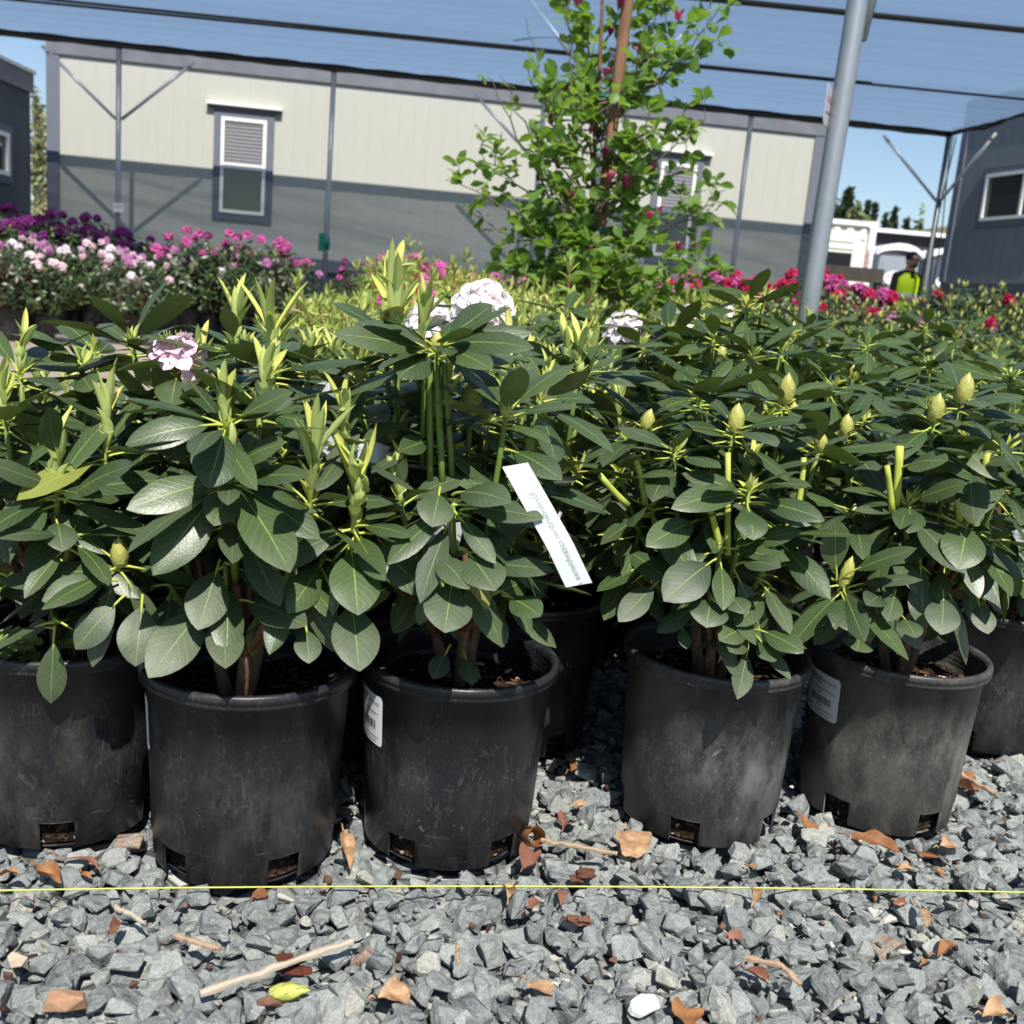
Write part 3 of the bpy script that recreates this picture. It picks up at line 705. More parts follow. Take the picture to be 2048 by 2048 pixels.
(xa, za), (xb, zb_) = lxR(1978, 350), lxR(1974, 442)
window(t, xa, xa + 1.55, zb_, za, 'slide', .09, False)
# left grey building
L0 = at(61, 300, 12.0)
t = thing('grey_trailer', 'dark grey trailer with a pale roof edge at the left edge', 'building', (L0[0], L0[1], 0), 0)
zt = at(58, 140, 12.0)[2]
M = MB(); box(M, -5, 0, -8, 0, .55, zt - .24); M.obj('wall', M_greyb, t)
M = MB(); box(M, -5, .03, -8, .03, zt - .238, zt - .04); M.obj('roof_fascia', M_cornice, t)
M = MB(); box(M, -5.02, .05, -8.02, .05, zt - .038, zt); M.obj('roof_edge', M_galvb, t)
M = MB(); box(M, -5, -.02, -7.98, -.02, -.05, .548); M.obj('skirting', M_skirt, t)
# its window, on the side wall facing the yard
wt = MB(); z0_, z1_ = at(30, 350, 11.2)[2], at(30, 262, 11.2)[2]
ya = -.55; yb = -2.0
box(wt, -.002, .03, yb, ya, z0_ - .08, z0_ - .002); box(wt, -.002, .03, yb, ya, z1_ + .002, z1_ + .08); box(wt, -.002, .03, ya + .002, ya + .09, z0_ - .08, z1_ + .08); box(wt, -.002, .03, yb - .09, yb - .002, z0_ - .08, z1_ + .08)
wo_ = wt.obj('window', M_trim, t)
M = MB(); box(M, .0, .045, yb, ya, z0_, z0_ + .045); box(M, .0, .045, yb, ya, z1_ - .045, z1_); box(M, .0, .045, ya - .045, ya, z0_ + .045, z1_ - .045); box(M, .0, .045, yb, yb + .045, z0_ + .045, z1_ - .045); box(M, 0, .04, (ya + yb) / 2 - .03, (ya + yb) / 2 + .03, z0_ + .045, z1_ - .045); M.obj('frame', M_vinyl, wo_)
M = MB(); box(M, .004, .012, yb + .045, (ya + yb) / 2 - .03, z0_ + .045, z1_ - .045); M.obj('pane', M_glass, wo_)
M = MB(); box(M, .004, .012, (ya + yb) / 2 + .03, ya - .045, z0_ + .045, z1_ - .045); M.obj('pane', M_glass, wo_)

# ---------------------------------------------------------------- shade structure
D0 = 14.2                                     # rear row of posts
ZR = 3.30
st = thing('shade_structure', 'galvanised pipe shade house with dark netting roof over the beds', 'shade structure', (0, 12, 0))
def child(M, name, mats, lab=None):
    o = M.obj(name, mats, st, (0, -12, 0))
    if lab: o['label'] = lab
    return o
def post(ptop, pbot_xy, r, name='post', lab=None, zt=ZR, mat=None):
    M = MB(); top = np.array([ptop[0], ptop[1], zt]); b = np.array([pbot_xy[0], pbot_xy[1], -.05])
    tube(M, [b, b + (top - b) * .5, top], r, 16)
    tube(M, [top + (b - top) * .0, top + [0, 0, .015]], r * 1.15, 16)
    return child(M, name, mat or M_galv, lab)
rear = []
for (px, py) in ((238, 95), (668, 145), (1090, 190), (1503, 232), (1898, 273)):
    P = at(px, py, D0, WS); rear.append(P)
    post(P, P[:2], .033)
    if px in (238, 1090, 1898):
        for sg in (-1, 1):
            M = MB(); a = np.array([P[0], P[1], P[2] - .88]); u = np.array([math.cos(math.atan(WS)), math.sin(math.atan(WS)), 0]) * sg
            e = P + u * .92 - [0, 0, .08]
            if px == 1898 and sg > 0: e = P + np.array([.26, -.96, 0]) * .95 - [0, 0, .08]
            f = a + (e - a) * .04; tube(M, [f, e], .021, 10)
            q = e + (f - e) * .09; tube(M, [e, q], [.012, .03], 8)
            child(M, 'brace', M_galvb)
M_beamrust = plain('dark_beam', (.05, .045, .038), .6, .4, .4, var=.5, scale=12)
# rear beam with the netting hem wrapped on it
dirw = np.array([1, WS, 0]); xl_, xr_ = at(-300, 40, D0, WS)[0], rear[-1][0]
def onw(x, z, Y0=D0): return np.array([x, Y0 + WS * x, z])
zend = rear[-1][2]; z238 = rear[0][2]
def zr(x): return z238 + (zend - z238) * (x - rear[0][0]) / (rear[-1][0] - rear[0][0])
n = 40; X = np.linspace(xl_, xr_, n)
M = MB(); tube(M, [onw(x, zr(x) + .03) for x in X], .030, 10); child(M, 'beam', M_beamrust)
M = MB()
for o_ in (0.02, -.035):
    tube(M, [onw(x, zr(x) + .03 + o_ + .004 * math.sin(x * 9 + o_ * 50) + .004 * rng.random(), D0 - .03) for x in np.linspace(xl_, xr_, 160)], .016, 6)
M_netdark = plain('netting_hem', (.025, .024, .024), .8, .2)
child(M, 'netting_hem', M_netdark)
# intermediate purlins, nearer and nearer
def purlin(pa, pb, r, z=ZR + .03, mat=None, name='beam'):
    a, b = atz(*pa, z), atz(*pb, z); d = (b - a) / np.linalg.norm(b - a); L_ = np.linalg.norm(b - a)
    M = MB(); tube(M, [a - d * 6, a, b, b + d * 4] if pb[0] < 2000 else [a - d * 6, a, b, b + d * 3], r, 10); child(M, name, mat or M_beamrust); return a, b
pu1 = purlin((110, 0), (1024, 93), .015)
pu2 = purlin((1270, 122), (2040, 197), .024) if False else None
pu3 = purlin((1400, -4), (2040, 60), .025)
# side beam on the right coming forward from the corner post
a = rear[-1]; b = atz(2048, 232, a[2])
d = (b - a) / np.linalg.norm(b - a)
M = MB(); tube(M, [a + [0, 0, .03], a + d * 7 + [0, 0, .03]], .030, 10); child(M, 'beam', M_beamrust)
M = MB(); pts = [a + d * s + np.array([0, 0, -.01 + .02 * math.sin(s * 5) + .02 * rng.random()]) for s in np.linspace(0, 7, 60)]; tube(M, pts, .016, 6); child(M, 'netting_hem', M_netdark)
for q in range(3):
    M = MB(); pts = [a + d * s * 3 + np.array([0, 0, .05 + .05 * abs(math.sin(s * 9 + q))]) for s in np.linspace(0, 1, 40)]; tube(M, pts, .004, 4); child(M, 'cable', M_netdark)
# cables down the corner post
for q, off in enumerate((.05, -.045, .07)):
    M = MB(); z = np.linspace(.4, a[2], 30); pts = [np.array([a[0] + off + .035 * math.sin(zz * 2.2 + q * 2), a[1] - .04, zz]) for zz in z]; tube(M, pts, .010, 5); child(M, 'cable', M_netdark)
# mid posts with V braces behind the magnolia, and the near thick post
P = at(1232, 20, 11.6); post([P[0], P[1]], (P[0], P[1]), .033, zt=ZR + .02)
for e_ in ((1046, -18), (1448, 0)):
    M = MB(); s0 = at(1205 if e_[0] < 1200 else 1225, 190, 11.55); s1 = at(*e_, 11.55); tube(M, [s0, s1], .024, 10); child(M, 'brace', M_galvb)
M = MB(); tube(M, [at(1150, 105, 11.9), at(1215, 5, 12.4)], .024, 10); child(M, 'brace', M_galv)
n0 = at(1716, -2, 4.0); n1 = at(1626, 560, 4.0); dd = (n1 - n0) / (n0[2] - n1[2])
top = n0 + dd * -(1.6); bot = n0 + dd * (n0[2] + .05)
M = MB(); tube(M, [bot, n1, n0, top], .0375, 24); child(M, 'post', M_galv, 'thick near galvanised post rising out of the bed')
M = MB(); c_ = n0 + dd * -.03; tube(M, [c_ + [.035, .02, -.16], c_ + [.10, .03, .4]], .022, 10); child(M, 'brace', M_galv)
# netting roof
g = G('shade_netting'); p = g.pos(); stx = g.noise(g.mapv(p, (.25, 5, 5), (0, 0, -.11)), 1.4, 3, .6); wv = g.noise(g.mapv(p, (.5, .9, 1)), .8, 3)
tr = g.n('ShaderNodeBsdfTransparent'); tr.inputs[0].default_value = (1, 1, 1, 1)
tl = g.n('ShaderNodeBsdfTranslucent'); g.set(tl.inputs[0], (.155, .235, .36)); df = g.n('ShaderNodeBsdfDiffuse'); g.set(df.inputs[0], (.10, .12, .16))
m1 = g.n('ShaderNodeMixShader'); m1.inputs[0].default_value = .35; g.t.links.new(tl.outputs[0], m1.inputs[1]); g.t.links.new(df.outputs[0], m1.inputs[2])
fac = g.math('SUBTRACT', .25, g.math('ADD', g.math('MULTIPLY', g.ramp(stx, [(.42, 0.), (.75, 1.)]), .14), g.math('MULTIPLY', wv, .06)), clamp=True)
m2 = g.n('ShaderNodeMixShader'); g.set(m2.inputs[0], fac); g.t.links.new(m1.outputs[0], m2.inputs[1]); g.t.links.new(tr.outputs[0], m2.inputs[2]); M_net = g.done(m2.outputs[0])
M = MB(); nxs, nys = 60, 90; V = []
yfront = 8.7
for j in range(nys + 1):
    for i in range(nxs + 1):
        x = xl_ + (xr_ + .0 - xl_) * i / nxs; yb_ = D0 + WS * x; y = yfront + (yb_ - yfront) * j / nys
        xx = x + (d[0] / -d[1]) * (yb_ - y) * max(0, (x - 0) / xr_) if x > 0 else x
        s_ = (yb_ - y) % 2.45 / 2.45
        V.append((xx, y, zr(min(x, xr_)) + .075 - .05 * math.sin(math.pi * s_) + .006 * math.sin(y * 19 + x * .3) * math.sin(math.pi * s_)))
M.add(V, [(j * (nxs + 1) + i, j * (nxs + 1) + i + 1, (j + 1) * (nxs + 1) + i + 1, (j + 1) * (nxs + 1) + i) for j in range(nys) for i in range(nxs)])
child(M, 'shade_netting', M_net)
# fine seam where the second purlin shows
pa_, pb_ = atz(1270, 122, ZR + .03), atz(2020, 196, ZR + .03); dv = nrm(pb_ - pa_)
M = MB(); tube(M, [pa_ - dv * 9, pa_, pb_ + dv * .6], .014, 10); child(M, 'beam', M_beamrust)

# small tags on posts
def flat_sign(name, label, c, w_, h_, yaw, mats, texts, th=.002, group=None, lean=0.):
    M = MB(); n = 6; r = min(w_, h_) * .1
    pts = []
    for cx_, cz_, a0 in ((w_ / 2 - r, h_ / 2 - r, 0), (-w_ / 2 + r, h_ / 2 - r, 90), (-w_ / 2 + r, -h_ / 2 + r, 180), (w_ / 2 - r, -h_ / 2 + r, 270)):
        for q in range(n): a = R(a0 + 90 * q / (n - 1)); pts.append((cx_ + r * math.cos(a), cz_ + r * math.sin(a)))
    N = len(pts); V = [(x, -th / 2, z) for x, z in pts] + [(x, th / 2, z) for x, z in pts]
    M.add(V, [tuple(range(N)), tuple(range(N, 2 * N))[::-1]] + [(i, i + N, (i + 1) % N + N, (i + 1) % N) for i in range(N)], 0, None, False)
    for (s, x, z, size, bold, mi) in texts:
        Vt, F = text_geom(s, size, bold, 'CENTER')
        if len(Vt): M.add([(x + v[0], -th / 2 - .0006, z + v[1]) for v in Vt], F, mi, None, False)
    o = M.obj(name, mats, None, tuple(c)); o.rotation_euler = (0, lean, yaw)
    return o
c = at(237, 415, D0 - .055, WS); c[1] -= .0
tag(flat_sign('post_tag', 'small white numbered tag on the leftmost rear post', (c[0], c[1], c[2]), .125, .115, ang, [M_paper, M_ink], [('||| | ||', 0, .0, .03, .001, 1), ('B14', 0, -.03, .022, 0, 1)][:1]), 'small white barcode tag on the leftmost rear post', 'sign')
c = at(1073, 465, D0 - .055, WS)
tag(flat_sign('post_tag', 'x', c, .10, .12, ang, [M_paper, M_ink], [('|| |||', 0, .0, .03, .001, 1)]), 'small white tag on the rear post behind the magnolia', 'sign')
c = at(1656, 212, 3.96); M_signw = plain('weathered_white_sign', (.42, .43, .47), .5, .4, var=.2)
sgn = flat_sign('post_sign', 'x', c, .115, .135, R(62), [M_signw, M_redink, M_ink], [('3 GAL', .0, .012, .030, .0006, 1), ('RHODODENDRON', 0, -.028, .011, .0002, 2)], .003)
sgn.rotation_euler = (R(0), R(-3), R(66)); tag(sgn, 'white metal row sign clipped edge-on to the thick near post', 'sign')
# green plastic ties
M_tie = plain('green_tie_tape', (.0, .16, .11), .5, .4)
c = at(654, 480, D0, WS); M = MB(); tube(M, [c + [0, 0, -.12], c + [0, 0, .05]], .04, 10); box(M, c[0] - .10, c[0] - .03, c[1] - .05, c[1] - .045, c[2] - .15, c[2] + .08)
tag(M.obj('tie_tape', M_tie), 'green plastic tape knotted round a rear post above the pink flowers', 'tie')

# ---------------------------------------------------------------- far things on the right
def zof(px, py, Y): return at(px, py, Y)[2]
g = G('container_paint'); nz = g.noise(g.obj(), 3, 6, .7)
M_cont = g.done(g.pr(g.mix(g.ramp(nz, [(.55, 0.), (.8, .5)]), (.74, .73, .66), (.45, .36, .26)), .55, .4))
Y = 22.; a, b = at(1560, 445, Y), at(1756, 445, Y); zt = zof(1700, 440, Y); zb = zof(1700, 680, Y)
t = thing('shipping_container', 'cream white corrugated shipping container beyond the near post', 'container', (b[0], Y, zb), 0)
W_ = b[0] - a[0] + 3; H_ = zt - zb
def corr(M, x0, x1, z0, z1, y, amp=.04, per=.28):
    k = int((x1 - x0) / (per / 4)); V = []
    for i in range(k + 1):
        x = x0 + (x1 - x0) * i / k; q = (i % 4); yy = y + (amp if q in (1, 2) else 0)
        V += [(x, yy, z0), (x, yy, z1)]
    M.add(V, [(2 * i, 2 * i + 2, 2 * i + 3, 2 * i + 1) for i in range(k)], 0, None, False)
zo = zof(1680, 476, Y) - zb; zo2 = zof(1680, 505, Y) - zb
xo = at(1706, 500, Y)[0] - b[0]
M = MB(); corr(M, -W_, -.14, zo, H_ - .1, .02); corr(M, xo, -.14, .12, zo, .02, .02, .5); box(M, -W_, 0, .1, 2.4, 0.02, H_ - .02); M.obj('wall', M_cont, t)
M = MB(); box(M, -W_, .0, -.02, .06, H_ - .1, H_); box(M, -.14, .0, -.02, .14, 0, H_ - .102); box(M, -.17, .01, -.03, .16, H_ - .14, H_ + .01); M.obj('frame', M_cont, t)
M = MB(); box(M, -W_, xo - .02, -.01, .098, .1, zo2); M.obj('opening', M_dark, t)
M = MB()
for i in range(4): z = zo2 + (zo - zo2) * i / 4; box(M, -W_, xo - .02, -.01 - .02 * (i % 2), .05, z + .004, z + (zo - zo2) / 4)
M.obj('roller_shutter', M_cont, t)
M = MB(); Vt, F = text_geom('CAUTION', .10, .002); x0, z0 = at(1727, 505, Y)[0] - b[0], zof(1735, 500, Y) - zb
M.add([(x0 + .06 + v[1] , -.03, z0 - v[0] * .9) for v in Vt], F, 0, None, False); M.obj('lettering', M_redink, t)
M_timber = plain('weathered_timber', (.085, .07, .06), .85, .2, var=.5, scale=4)
Y = 20.; t = thing('timber_rack', 'rough dark timber beam barrier in front of the white container', 'barrier', (at(1700, 600, Y)[0], Y, gz(6, Y)), 0)
ox = at(1700, 600, Y)[0]
M = MB(); zz0, zz1 = zof(1700, 561, Y) - gz(6, Y), zof(1700, 533, Y) - gz(6, Y); box(M, at(1500, 550, Y)[0] - ox, at(1768, 550, Y)[0] - ox, 0, .25, zz0, zz1); M.obj('beam', M_timber, t)
for px in (1560, 1640, 1762):
    x = at(px, 600, Y)[0] - ox; M2 = MB(); box(M2, x - .12, x + .10, .03, .22, -.1, zz0 - .002); M2.obj('support', M_timber, t)
# portable toilets
M_gplas = plain('grey_moulded_plastic', (.27, .30, .33), .5, .4, var=.1); M_wplas = plain('white_roof_plastic', (.80, .82, .84), .4, .4, var=.05); M_blplas = plain('dark_blue_plastic', (.07, .09, .13), .5, .4)
M_oval = plain('white_oval_decal', (.80, .80, .80), .4, .4)
def toilet(pxc, pytop, wpx, Y, label, body):
    sc = wpx / FPX * Y / 1.12; cpt = at(pxc, pytop, Y); zb = cpt[2] - 2.3 * sc
    t = thing('portable_toilet', label, 'portable toilet', (cpt[0], Y, zb), 0)
    M = MB(); box(M, -.52 * sc, .52 * sc, 0, 1.1 * sc, 0, 1.98 * sc); 
    for x in (-.50, .44): box(M, x * sc, (x + .06) * sc, -.03 * sc, -.001, .05 * sc, 1.96 * sc)
    M.obj('wall', body, t)
    M = MB(); box(M, -.40 * sc, .40 * sc, -.02 * sc, -.002, .12 * sc, 1.85 * sc); M.obj('door', body, t)
    M = MB(); n = 14; V = []
    for y in (-.08, 1.18):
        for i in range(n + 1):
            u = -1 + 2 * i / n; V.append((u * .60 * sc, y * sc, (1.96 + .34 * math.sqrt(max(0, 1 - u * u * .97))) * sc))
        for i in range(n + 1):
            u = -1 + 2 * i / n; V.append((u * .60 * sc, y * sc, (1.93 + .20 * math.sqrt(max(0, 1 - u * u * .97))) * sc))
    k = n + 1; F = []
    for i in range(n): F += [(i, i + 1, k + i + 1, k + i), (2 * k + i, 3 * k + i, 3 * k + i + 1, 2 * k + i + 1), (i, 2 * k + i, 2 * k + i + 1, i + 1), (k + i, k + i + 1, 3 * k + i + 1, 3 * k + i)]
    F += [(0, k, 3 * k, 2 * k), (n, 2 * k + n, 3 * k + n, k + n)]
    M.add(V, F, 0, None, False); M.obj('roof', M_wplas, t)
    M = MB(); th = np.linspace(0, 2 * math.pi, 33)[:-1]; cx_, cz_ = .02 * sc, 1.42 * sc
    M.add([(cx_ + .36 * sc * math.cos(q), -.035 * sc, cz_ + .20 * sc * math.sin(q)) for q in th], [tuple(range(32))], 0, None, False)
    for s, zz, sz, mi in (('ROOTERS', .00, .13, 1), ('portable', -.13, .10, 2)):
        Vt, F = text_geom(s, sz * sc, .001, 'CENTER'); M.add([(cx_ + v[0], -.037 * sc, cz_ + zz * sc + v[1]) for v in Vt], F, mi, None, False)
    M.obj('decal', [M_oval, M_redink, M_redink], t)
toilet(1803, 487, 84, 26., 'grey portable toilet with a white arched roof and oval decal behind the worker', M_gplas)
toilet(1908, 495, 84, 26.5, 'dark portable toilet half hidden by the grey building', M_blplas)
# long dark shed
Y = 42.; a, b = at(1600, 445, Y), at(1960, 480, Y); t = thing('dark_shed', 'long low dark shed with a pale roof line behind the toilets', 'building', (a[0], Y, 0), 0)
zt = zof(1800, 461, Y)
M = MB(); box(M, 0, b[0] - a[0] + 3, 0, 8, 0, zt - .15); M.obj('wall', plain('dark_brown_cladding', (.06, .055, .06), .8, .2), t)
M = MB(); box(M, -.1, b[0] - a[0] + 3, -.3, 8.2, zt - .148, zt); M.obj('roof', M_wplas, t)
# hill
g = G('dry_hill'); M_hill = g.done(g.pr(g.ramp(g.noise(g.pos(), .05, 5), [(.3, (.10, .11, .06)), (.7, (.26, .22, .14))]), .9, .1))
M = MB(); V = []; n = 40
for j, (yy, hh) in enumerate(((300, 0), (340, .6), (400, 1), (500, .4))):
    for i in range(n + 1):
        x = 60 + 260 * i / n; V.append((x, yy, hh * (44 * math.exp(-((x - 170) / 60) ** 2) + 14 * math.exp(-((x - 110) / 30) ** 2)) - .5))
M.add(V, [(j * (n + 1) + i, j * (n + 1) + i + 1, (j + 1) * (n + 1) + i + 1, (j + 1) * (n + 1) + i) for j in range(3) for i in range(n)])
tag(M.obj('hill', M_hill), 'dry brown hill on the horizon', kind='structure')
# trees
M_bark = plain('tree_bark', (.10, .075, .055), .9, .1, var=.4, scale=8)
def fol(name, a, b): 
    g = G(name); sh = g.pr(g.mix(isl(g), a, b), .6, .2); return g.done(g.transl(sh, b, .2))
M_con = fol('conifer_foliage', (.030, .048, .030), (.065, .09, .045)); M_willow = fol('willow_foliage', (.16, .19, .09), (.34, .36, .20)); M_tan = fol('tan_shrub_foliage', (.30, .25, .12), (.52, .45, .26)); M_lgreen = fol('spring_foliage', (.10, .14, .06), (.20, .24, .11))
def leafcloud(M, c, rx, rz, n, s, shape='ball'):
    for _ in range(n):
        if shape == 'cone':
            t = rng.random() ** 1.3; r = rx * 2.6 * (1.02 - t) ** .8 * (.72 + .28 * math.sin(t * 38)) * math.sqrt(rng.uniform(.1, 1)); a = rng.random() * 6.28; p = c + np.array([r * math.cos(a), r * math.sin(a), rz * t - r * .18])
        else:
            v = rng.normal(size=3); v /= np.linalg.norm(v); v *= rng.random() ** .4; v *= 1 + .25 * math.sin(v[0] * 5) * math.cos(v[2] * 4); p = c + v * [rx, rx, rz]
        u = nrm(rng.normal(size=3)); w_ = nrm(np.cross(u, rng.normal(size=3))); q = s * rng.uniform(.6, 1.3)
        M.add([p - u * q, p + w_ * q * .45, p + u * q, p - w_ * q * .45], [(0, 1, 2, 3)], 0, None, False)
def tree(px, pyt, Y, wpx, lab, mat, shape, n, s, nm='tree', zb=0., group=None):
    c = at(px, pyt, Y); h = c[2] - zb; rx = wpx / FPX * Y / 2
    t = thing(nm, lab, 'tree', (c[0], Y, zb), 0, group)
    M = MB(); tube(M, [(0, 0, 0), (0, 0, h * .5), (0, 0, h * .95)], [h * .02, h * .012, .02], 8); M.obj('trunk', M_bark, t)
    M = MB()
    if shape == 'cone': leafcloud(M, np.array([0, 0, h * .08]), rx, h * .92, n, s, 'cone')
    else:
        for q in range(7): leafcloud(M, np.array([rng.uniform(-.5, .5) * rx, rng.uniform(-.4, .4) * rx, h * (.3 + .11 * q)]), rx * rng.uniform(.4, .75), h * .16, n // 7, s)
    M.obj('crown', mat, t)
Gt = 'dark conifers on the skyline'
tree(1699, 378, 62, 52, 'tallest broad dark conifer just right of the thick post', M_con, 'cone', 1500, .34, 'conifer', group=Gt)
tree(1737, 404, 64, 34, 'left conifer of the middle pair on the skyline', M_con, 'cone', 800, .30, 'conifer', group=Gt)
tree(1751, 407, 66, 32, 'right conifer of the middle pair on the skyline', M_con, 'cone', 800, .30, 'conifer', group=Gt)
tree(1772, 426, 66, 20, 'smallest dark conifer between two taller ones', M_con, 'cone', 400, .28, 'conifer', group=Gt)
tree(1791, 416, 66, 34, 'lone mid height conifer above the shed roof', M_con, 'cone', 800, .30, 'conifer', group=Gt)
tree(1815, 438, 70, 34, 'low dark conifer right of the others near the corner post', M_con, 'cone', 500, .30, 'conifer', group=Gt)
tree(1728, 437, 56, 54, 'low light green bushy tree in front of the conifers', M_lgreen, 'ball', 900, .3)
tree(1838, 440, 60, 24, 'thin pale leafing tree beside the corner post', M_lgreen, 'ball', 160, .25)
tree(1672, 424, 60, 34, 'low dull tree at the left end of the conifers', M_con, 'ball', 500, .3)
tree(80, 222, 27, 44, 'pale green feathery tree in the gap between the two left buildings', M_willow, 'ball', 1500, .10, 'willow')
tree(84, 402, 20, 60, 'tan flowering shrub at the foot of the gap between the left buildings', M_tan, 'ball', 900, .05, 'shrub')
# low block wall of trees far behind so the skyline is not empty ground
M_white_bucket = plain('white_bucket_plastic', (.42, .42, .40), .5, .4)
c = atz(458, 662, 0); M = MB(); lathe(M, [(.0, .0), (.12, 0), (.145, .30), (.155, .30), (.155, .32), (.14, .32), (.118, .02), (0, .02)], 32)
tag(M.obj('bucket', M_white_bucket, None, tuple(c)), 'pale grey bucket in the shade under the left flowering shrubs', 'bucket')

# ---------------------------------------------------------------- the worker
def person():
    c = at(1822, 505, 15.); zt = c[2]; zg = zt - 1.74
    t = thing('person', 'bearded worker in a black cap and yellow safety vest looking down', 'person', (c[0], 15., zg), R(15))
    J = {'pel': (0, 0, .93), 'sp': (0, .01, 1.12), 'ch': (0, .0, 1.34), 'nk': (0, -.03, 1.49), 'hd': (0, -.06, 1.58),
         'ls': (-.18, 0, 1.41), 'le': (-.25, -.05, 1.13), 'lw': (-.12, -.27, 1.08), 'lh': (-.07, -.34, 1.10), 'rs': (.18, 0, 1.41), 're': (.25, -.04, 1.13), 'rw': (.14, -.26, 1.06), 'rh': (.08, -.33, 1.09),
         'lp': (-.10, 0, .90), 'lk': (-.11, -.03, .50), 'la': (-.12, .02, .08), 'lt': (-.13, -.16, .04), 'rp': (.10, 0, .90), 'rk': (.12, -.03, .50), 'ra': (.13, .02, .08), 'rt': (.14, -.16, .04)}
    rad = {'pel': .15, 'sp': .14, 'ch': .155, 'nk': .06, 'hd': .07, 'ls': .065, 'le': .045, 'lw': .032, 'lh': .035, 'rs': .065, 're': .045, 'rw': .032, 'rh': .035, 'lp': .09, 'lk': .06, 'la': .045, 'lt': .04, 'rp': .09, 'rk': .06, 'ra': .045, 'rt': .04}
    E_ = [('pel', 'sp'), ('sp', 'ch'), ('ch', 'nk'), ('nk', 'hd'), ('ch', 'ls'), ('ls', 'le'), ('le', 'lw'), ('lw', 'lh'), ('ch', 'rs'), ('rs', 're'), ('re', 'rw'), ('rw', 'rh'), ('pel', 'lp'), ('lp', 'lk'), ('lk', 'la'), ('la', 'lt'), ('pel', 'rp'), ('rp', 'rk'), ('rk', 'ra'), ('ra', 'rt')]
    ks = list(J); me = bpy.data.meshes.new('body'); me.from_pydata([J[k_] for k_ in ks], [(ks.index(a), ks.index(b)) for a, b in E_], [])
    o = bpy.data.objects.new('body', me); COL.objects.link(o)
    sk = o.modifiers.new('s', 'SKIN')
    if not me.skin_vertices: 
        pass
    for i, k_ in enumerate(ks):
        v = me.skin_vertices[0].data[i]; v.radius = (rad[k_], rad[k_] * .8 if k_ in ('pel', 'sp', 'ch') else rad[k_]); v.use_root = (k_ == 'pel')
    sb = o.modifiers.new('b', 'SUBSURF'); sb.levels = 2; sb.render_levels = 2
    dg = bpy.context.evaluated_depsgraph_get(); m2 = bpy.data.meshes.new_from_object(o.evaluated_get(dg))
    bpy.data.objects.remove(o)
    # body with head: skull, nose, ears and brow joined as displaced ellipsoid
    bm = bmesh.new(); bm.from_mesh(m2)
    hs = bmesh.ops.create_uvsphere(bm, u_segments=20, v_segments=14, radius=1)['verts']
    for v in hs:
        x, y, z = v.co; f = 1.0 - .22 * max(0, -z) ** 1.2
        y2 = y * .100 * f; 
        if y < 0: y2 -= .022 * math.exp(-((x / .22) ** 2 + ((z + .12) / .28) ** 2)) - .008 * math.exp(-(((abs(x) - .4) / .18) ** 2 + ((z - .12) / .16) ** 2))
        v.co = Vector((x * .078 * f, y2 - .065, z * .118 + 1.62))
    for sx in (-1, 1):
        es = bmesh.ops.create_uvsphere(bm, u_segments=8, v_segments=6, radius=1)['verts']
        for v in es: v.co = Vector((v.co.x * .012 + sx * .08, v.co.y * .018 - .055, v.co.z * .032 + 1.61))
    bm.to_mesh(m2); bm.free()
    mats = [plain('skin', (.45, .25, .17), .6, .3), plain('black_tee', (.02, .02, .022), .8, .2), plain('work_trousers', (.05, .055, .07), .8, .2)]
    for mt in mats: m2.materials.append(mt)
    for pl in m2.polygons:
        cpt = pl.center; pl.use_smooth = True
        pl.material_index = 2 if cpt.z < .98 else (0 if cpt.z > 1.49 or (abs(cpt.x) > .05 and cpt.y < -.10) else 1)
    b = bpy.data.objects.new('body', m2); COL.objects.link(b); b.parent = t
    M = MB(); rows = [(.95, .185, .15), (1.10, .18, .148), (1.25, .19, .155), (1.38, .195, .15), (1.45, .12, .10)]; n = 28; V = []
    for (z, rx, ry) in rows:
        for i in range(n): a_ = 2 * math.pi * i / n; V.append((rx * math.cos(a_), ry * math.sin(a_) * (1) - .0, z))
    F = []
    for r_ in range(4):
        for i in range(n):
            a_ = 2 * math.pi * (i + .5) / n; front = math.sin(a_) < -.55 and abs(math.cos(a_)) < .07 + .5 * max(0, (rows[r_][0] - 1.2)) * 1.6
            side = abs(math.sin(a_)) < .3 and r_ >= 2
            if not front and not side: F.append((r_ * n + i, r_ * n + (i + 1) % n, (r_ + 1) * n + (i + 1) % n, (r_ + 1) * n + i))
    M.add(V, F, 0); M.obj('safety_vest', plain('hi_vis_yellow', (.62, .85, .03), .7, .2, var=.05), t)
    M = MB()
    for z, rx, ry in ((1.12, .186, .152),):
        V = []; 
        for i in range(n + 1): a_ = 2 * math.pi * i / n; V += [(rx * math.cos(a_), ry * math.sin(a_), z), (rx * math.cos(a_), ry * math.sin(a_), z + .05)]
        M.add(V, [(2 * i, 2 * i + 2, 2 * i + 3, 2 * i + 1) for i in range(n)])
    M.obj('reflective_band', plain('silver_tape', (.6, .62, .62), .3, .6), t)
    M = MB(); lathe(M, [(.001, .10), (.04, .095), (.075, .065), (.09, .02), (.092, -.01)], 20, 0, (0, -.055, 1.655)); V = []
    for i in range(9):
        a_ = math.pi * (1 + i / 8); V += [(.085 * math.cos(a_), .09 * math.sin(a_) - .055, 1.655), (.075 * math.cos(a_), .165 * math.sin(a_) - .055, 1.635)]
    M.add(V, [(2 * i, 2 * i + 2, 2 * i + 3, 2 * i + 1) for i in range(8)]); M.obj('cap', plain('black_cap', (.015, .015, .018), .8, .2), t)
    M = MB(); leafcloud(M, np.array([0, -.125, 1.56]), .052, .04, 260, .012); M.obj('beard', plain('dark_hair', (.03, .02, .015), .8, .2), t)
    M = MB()
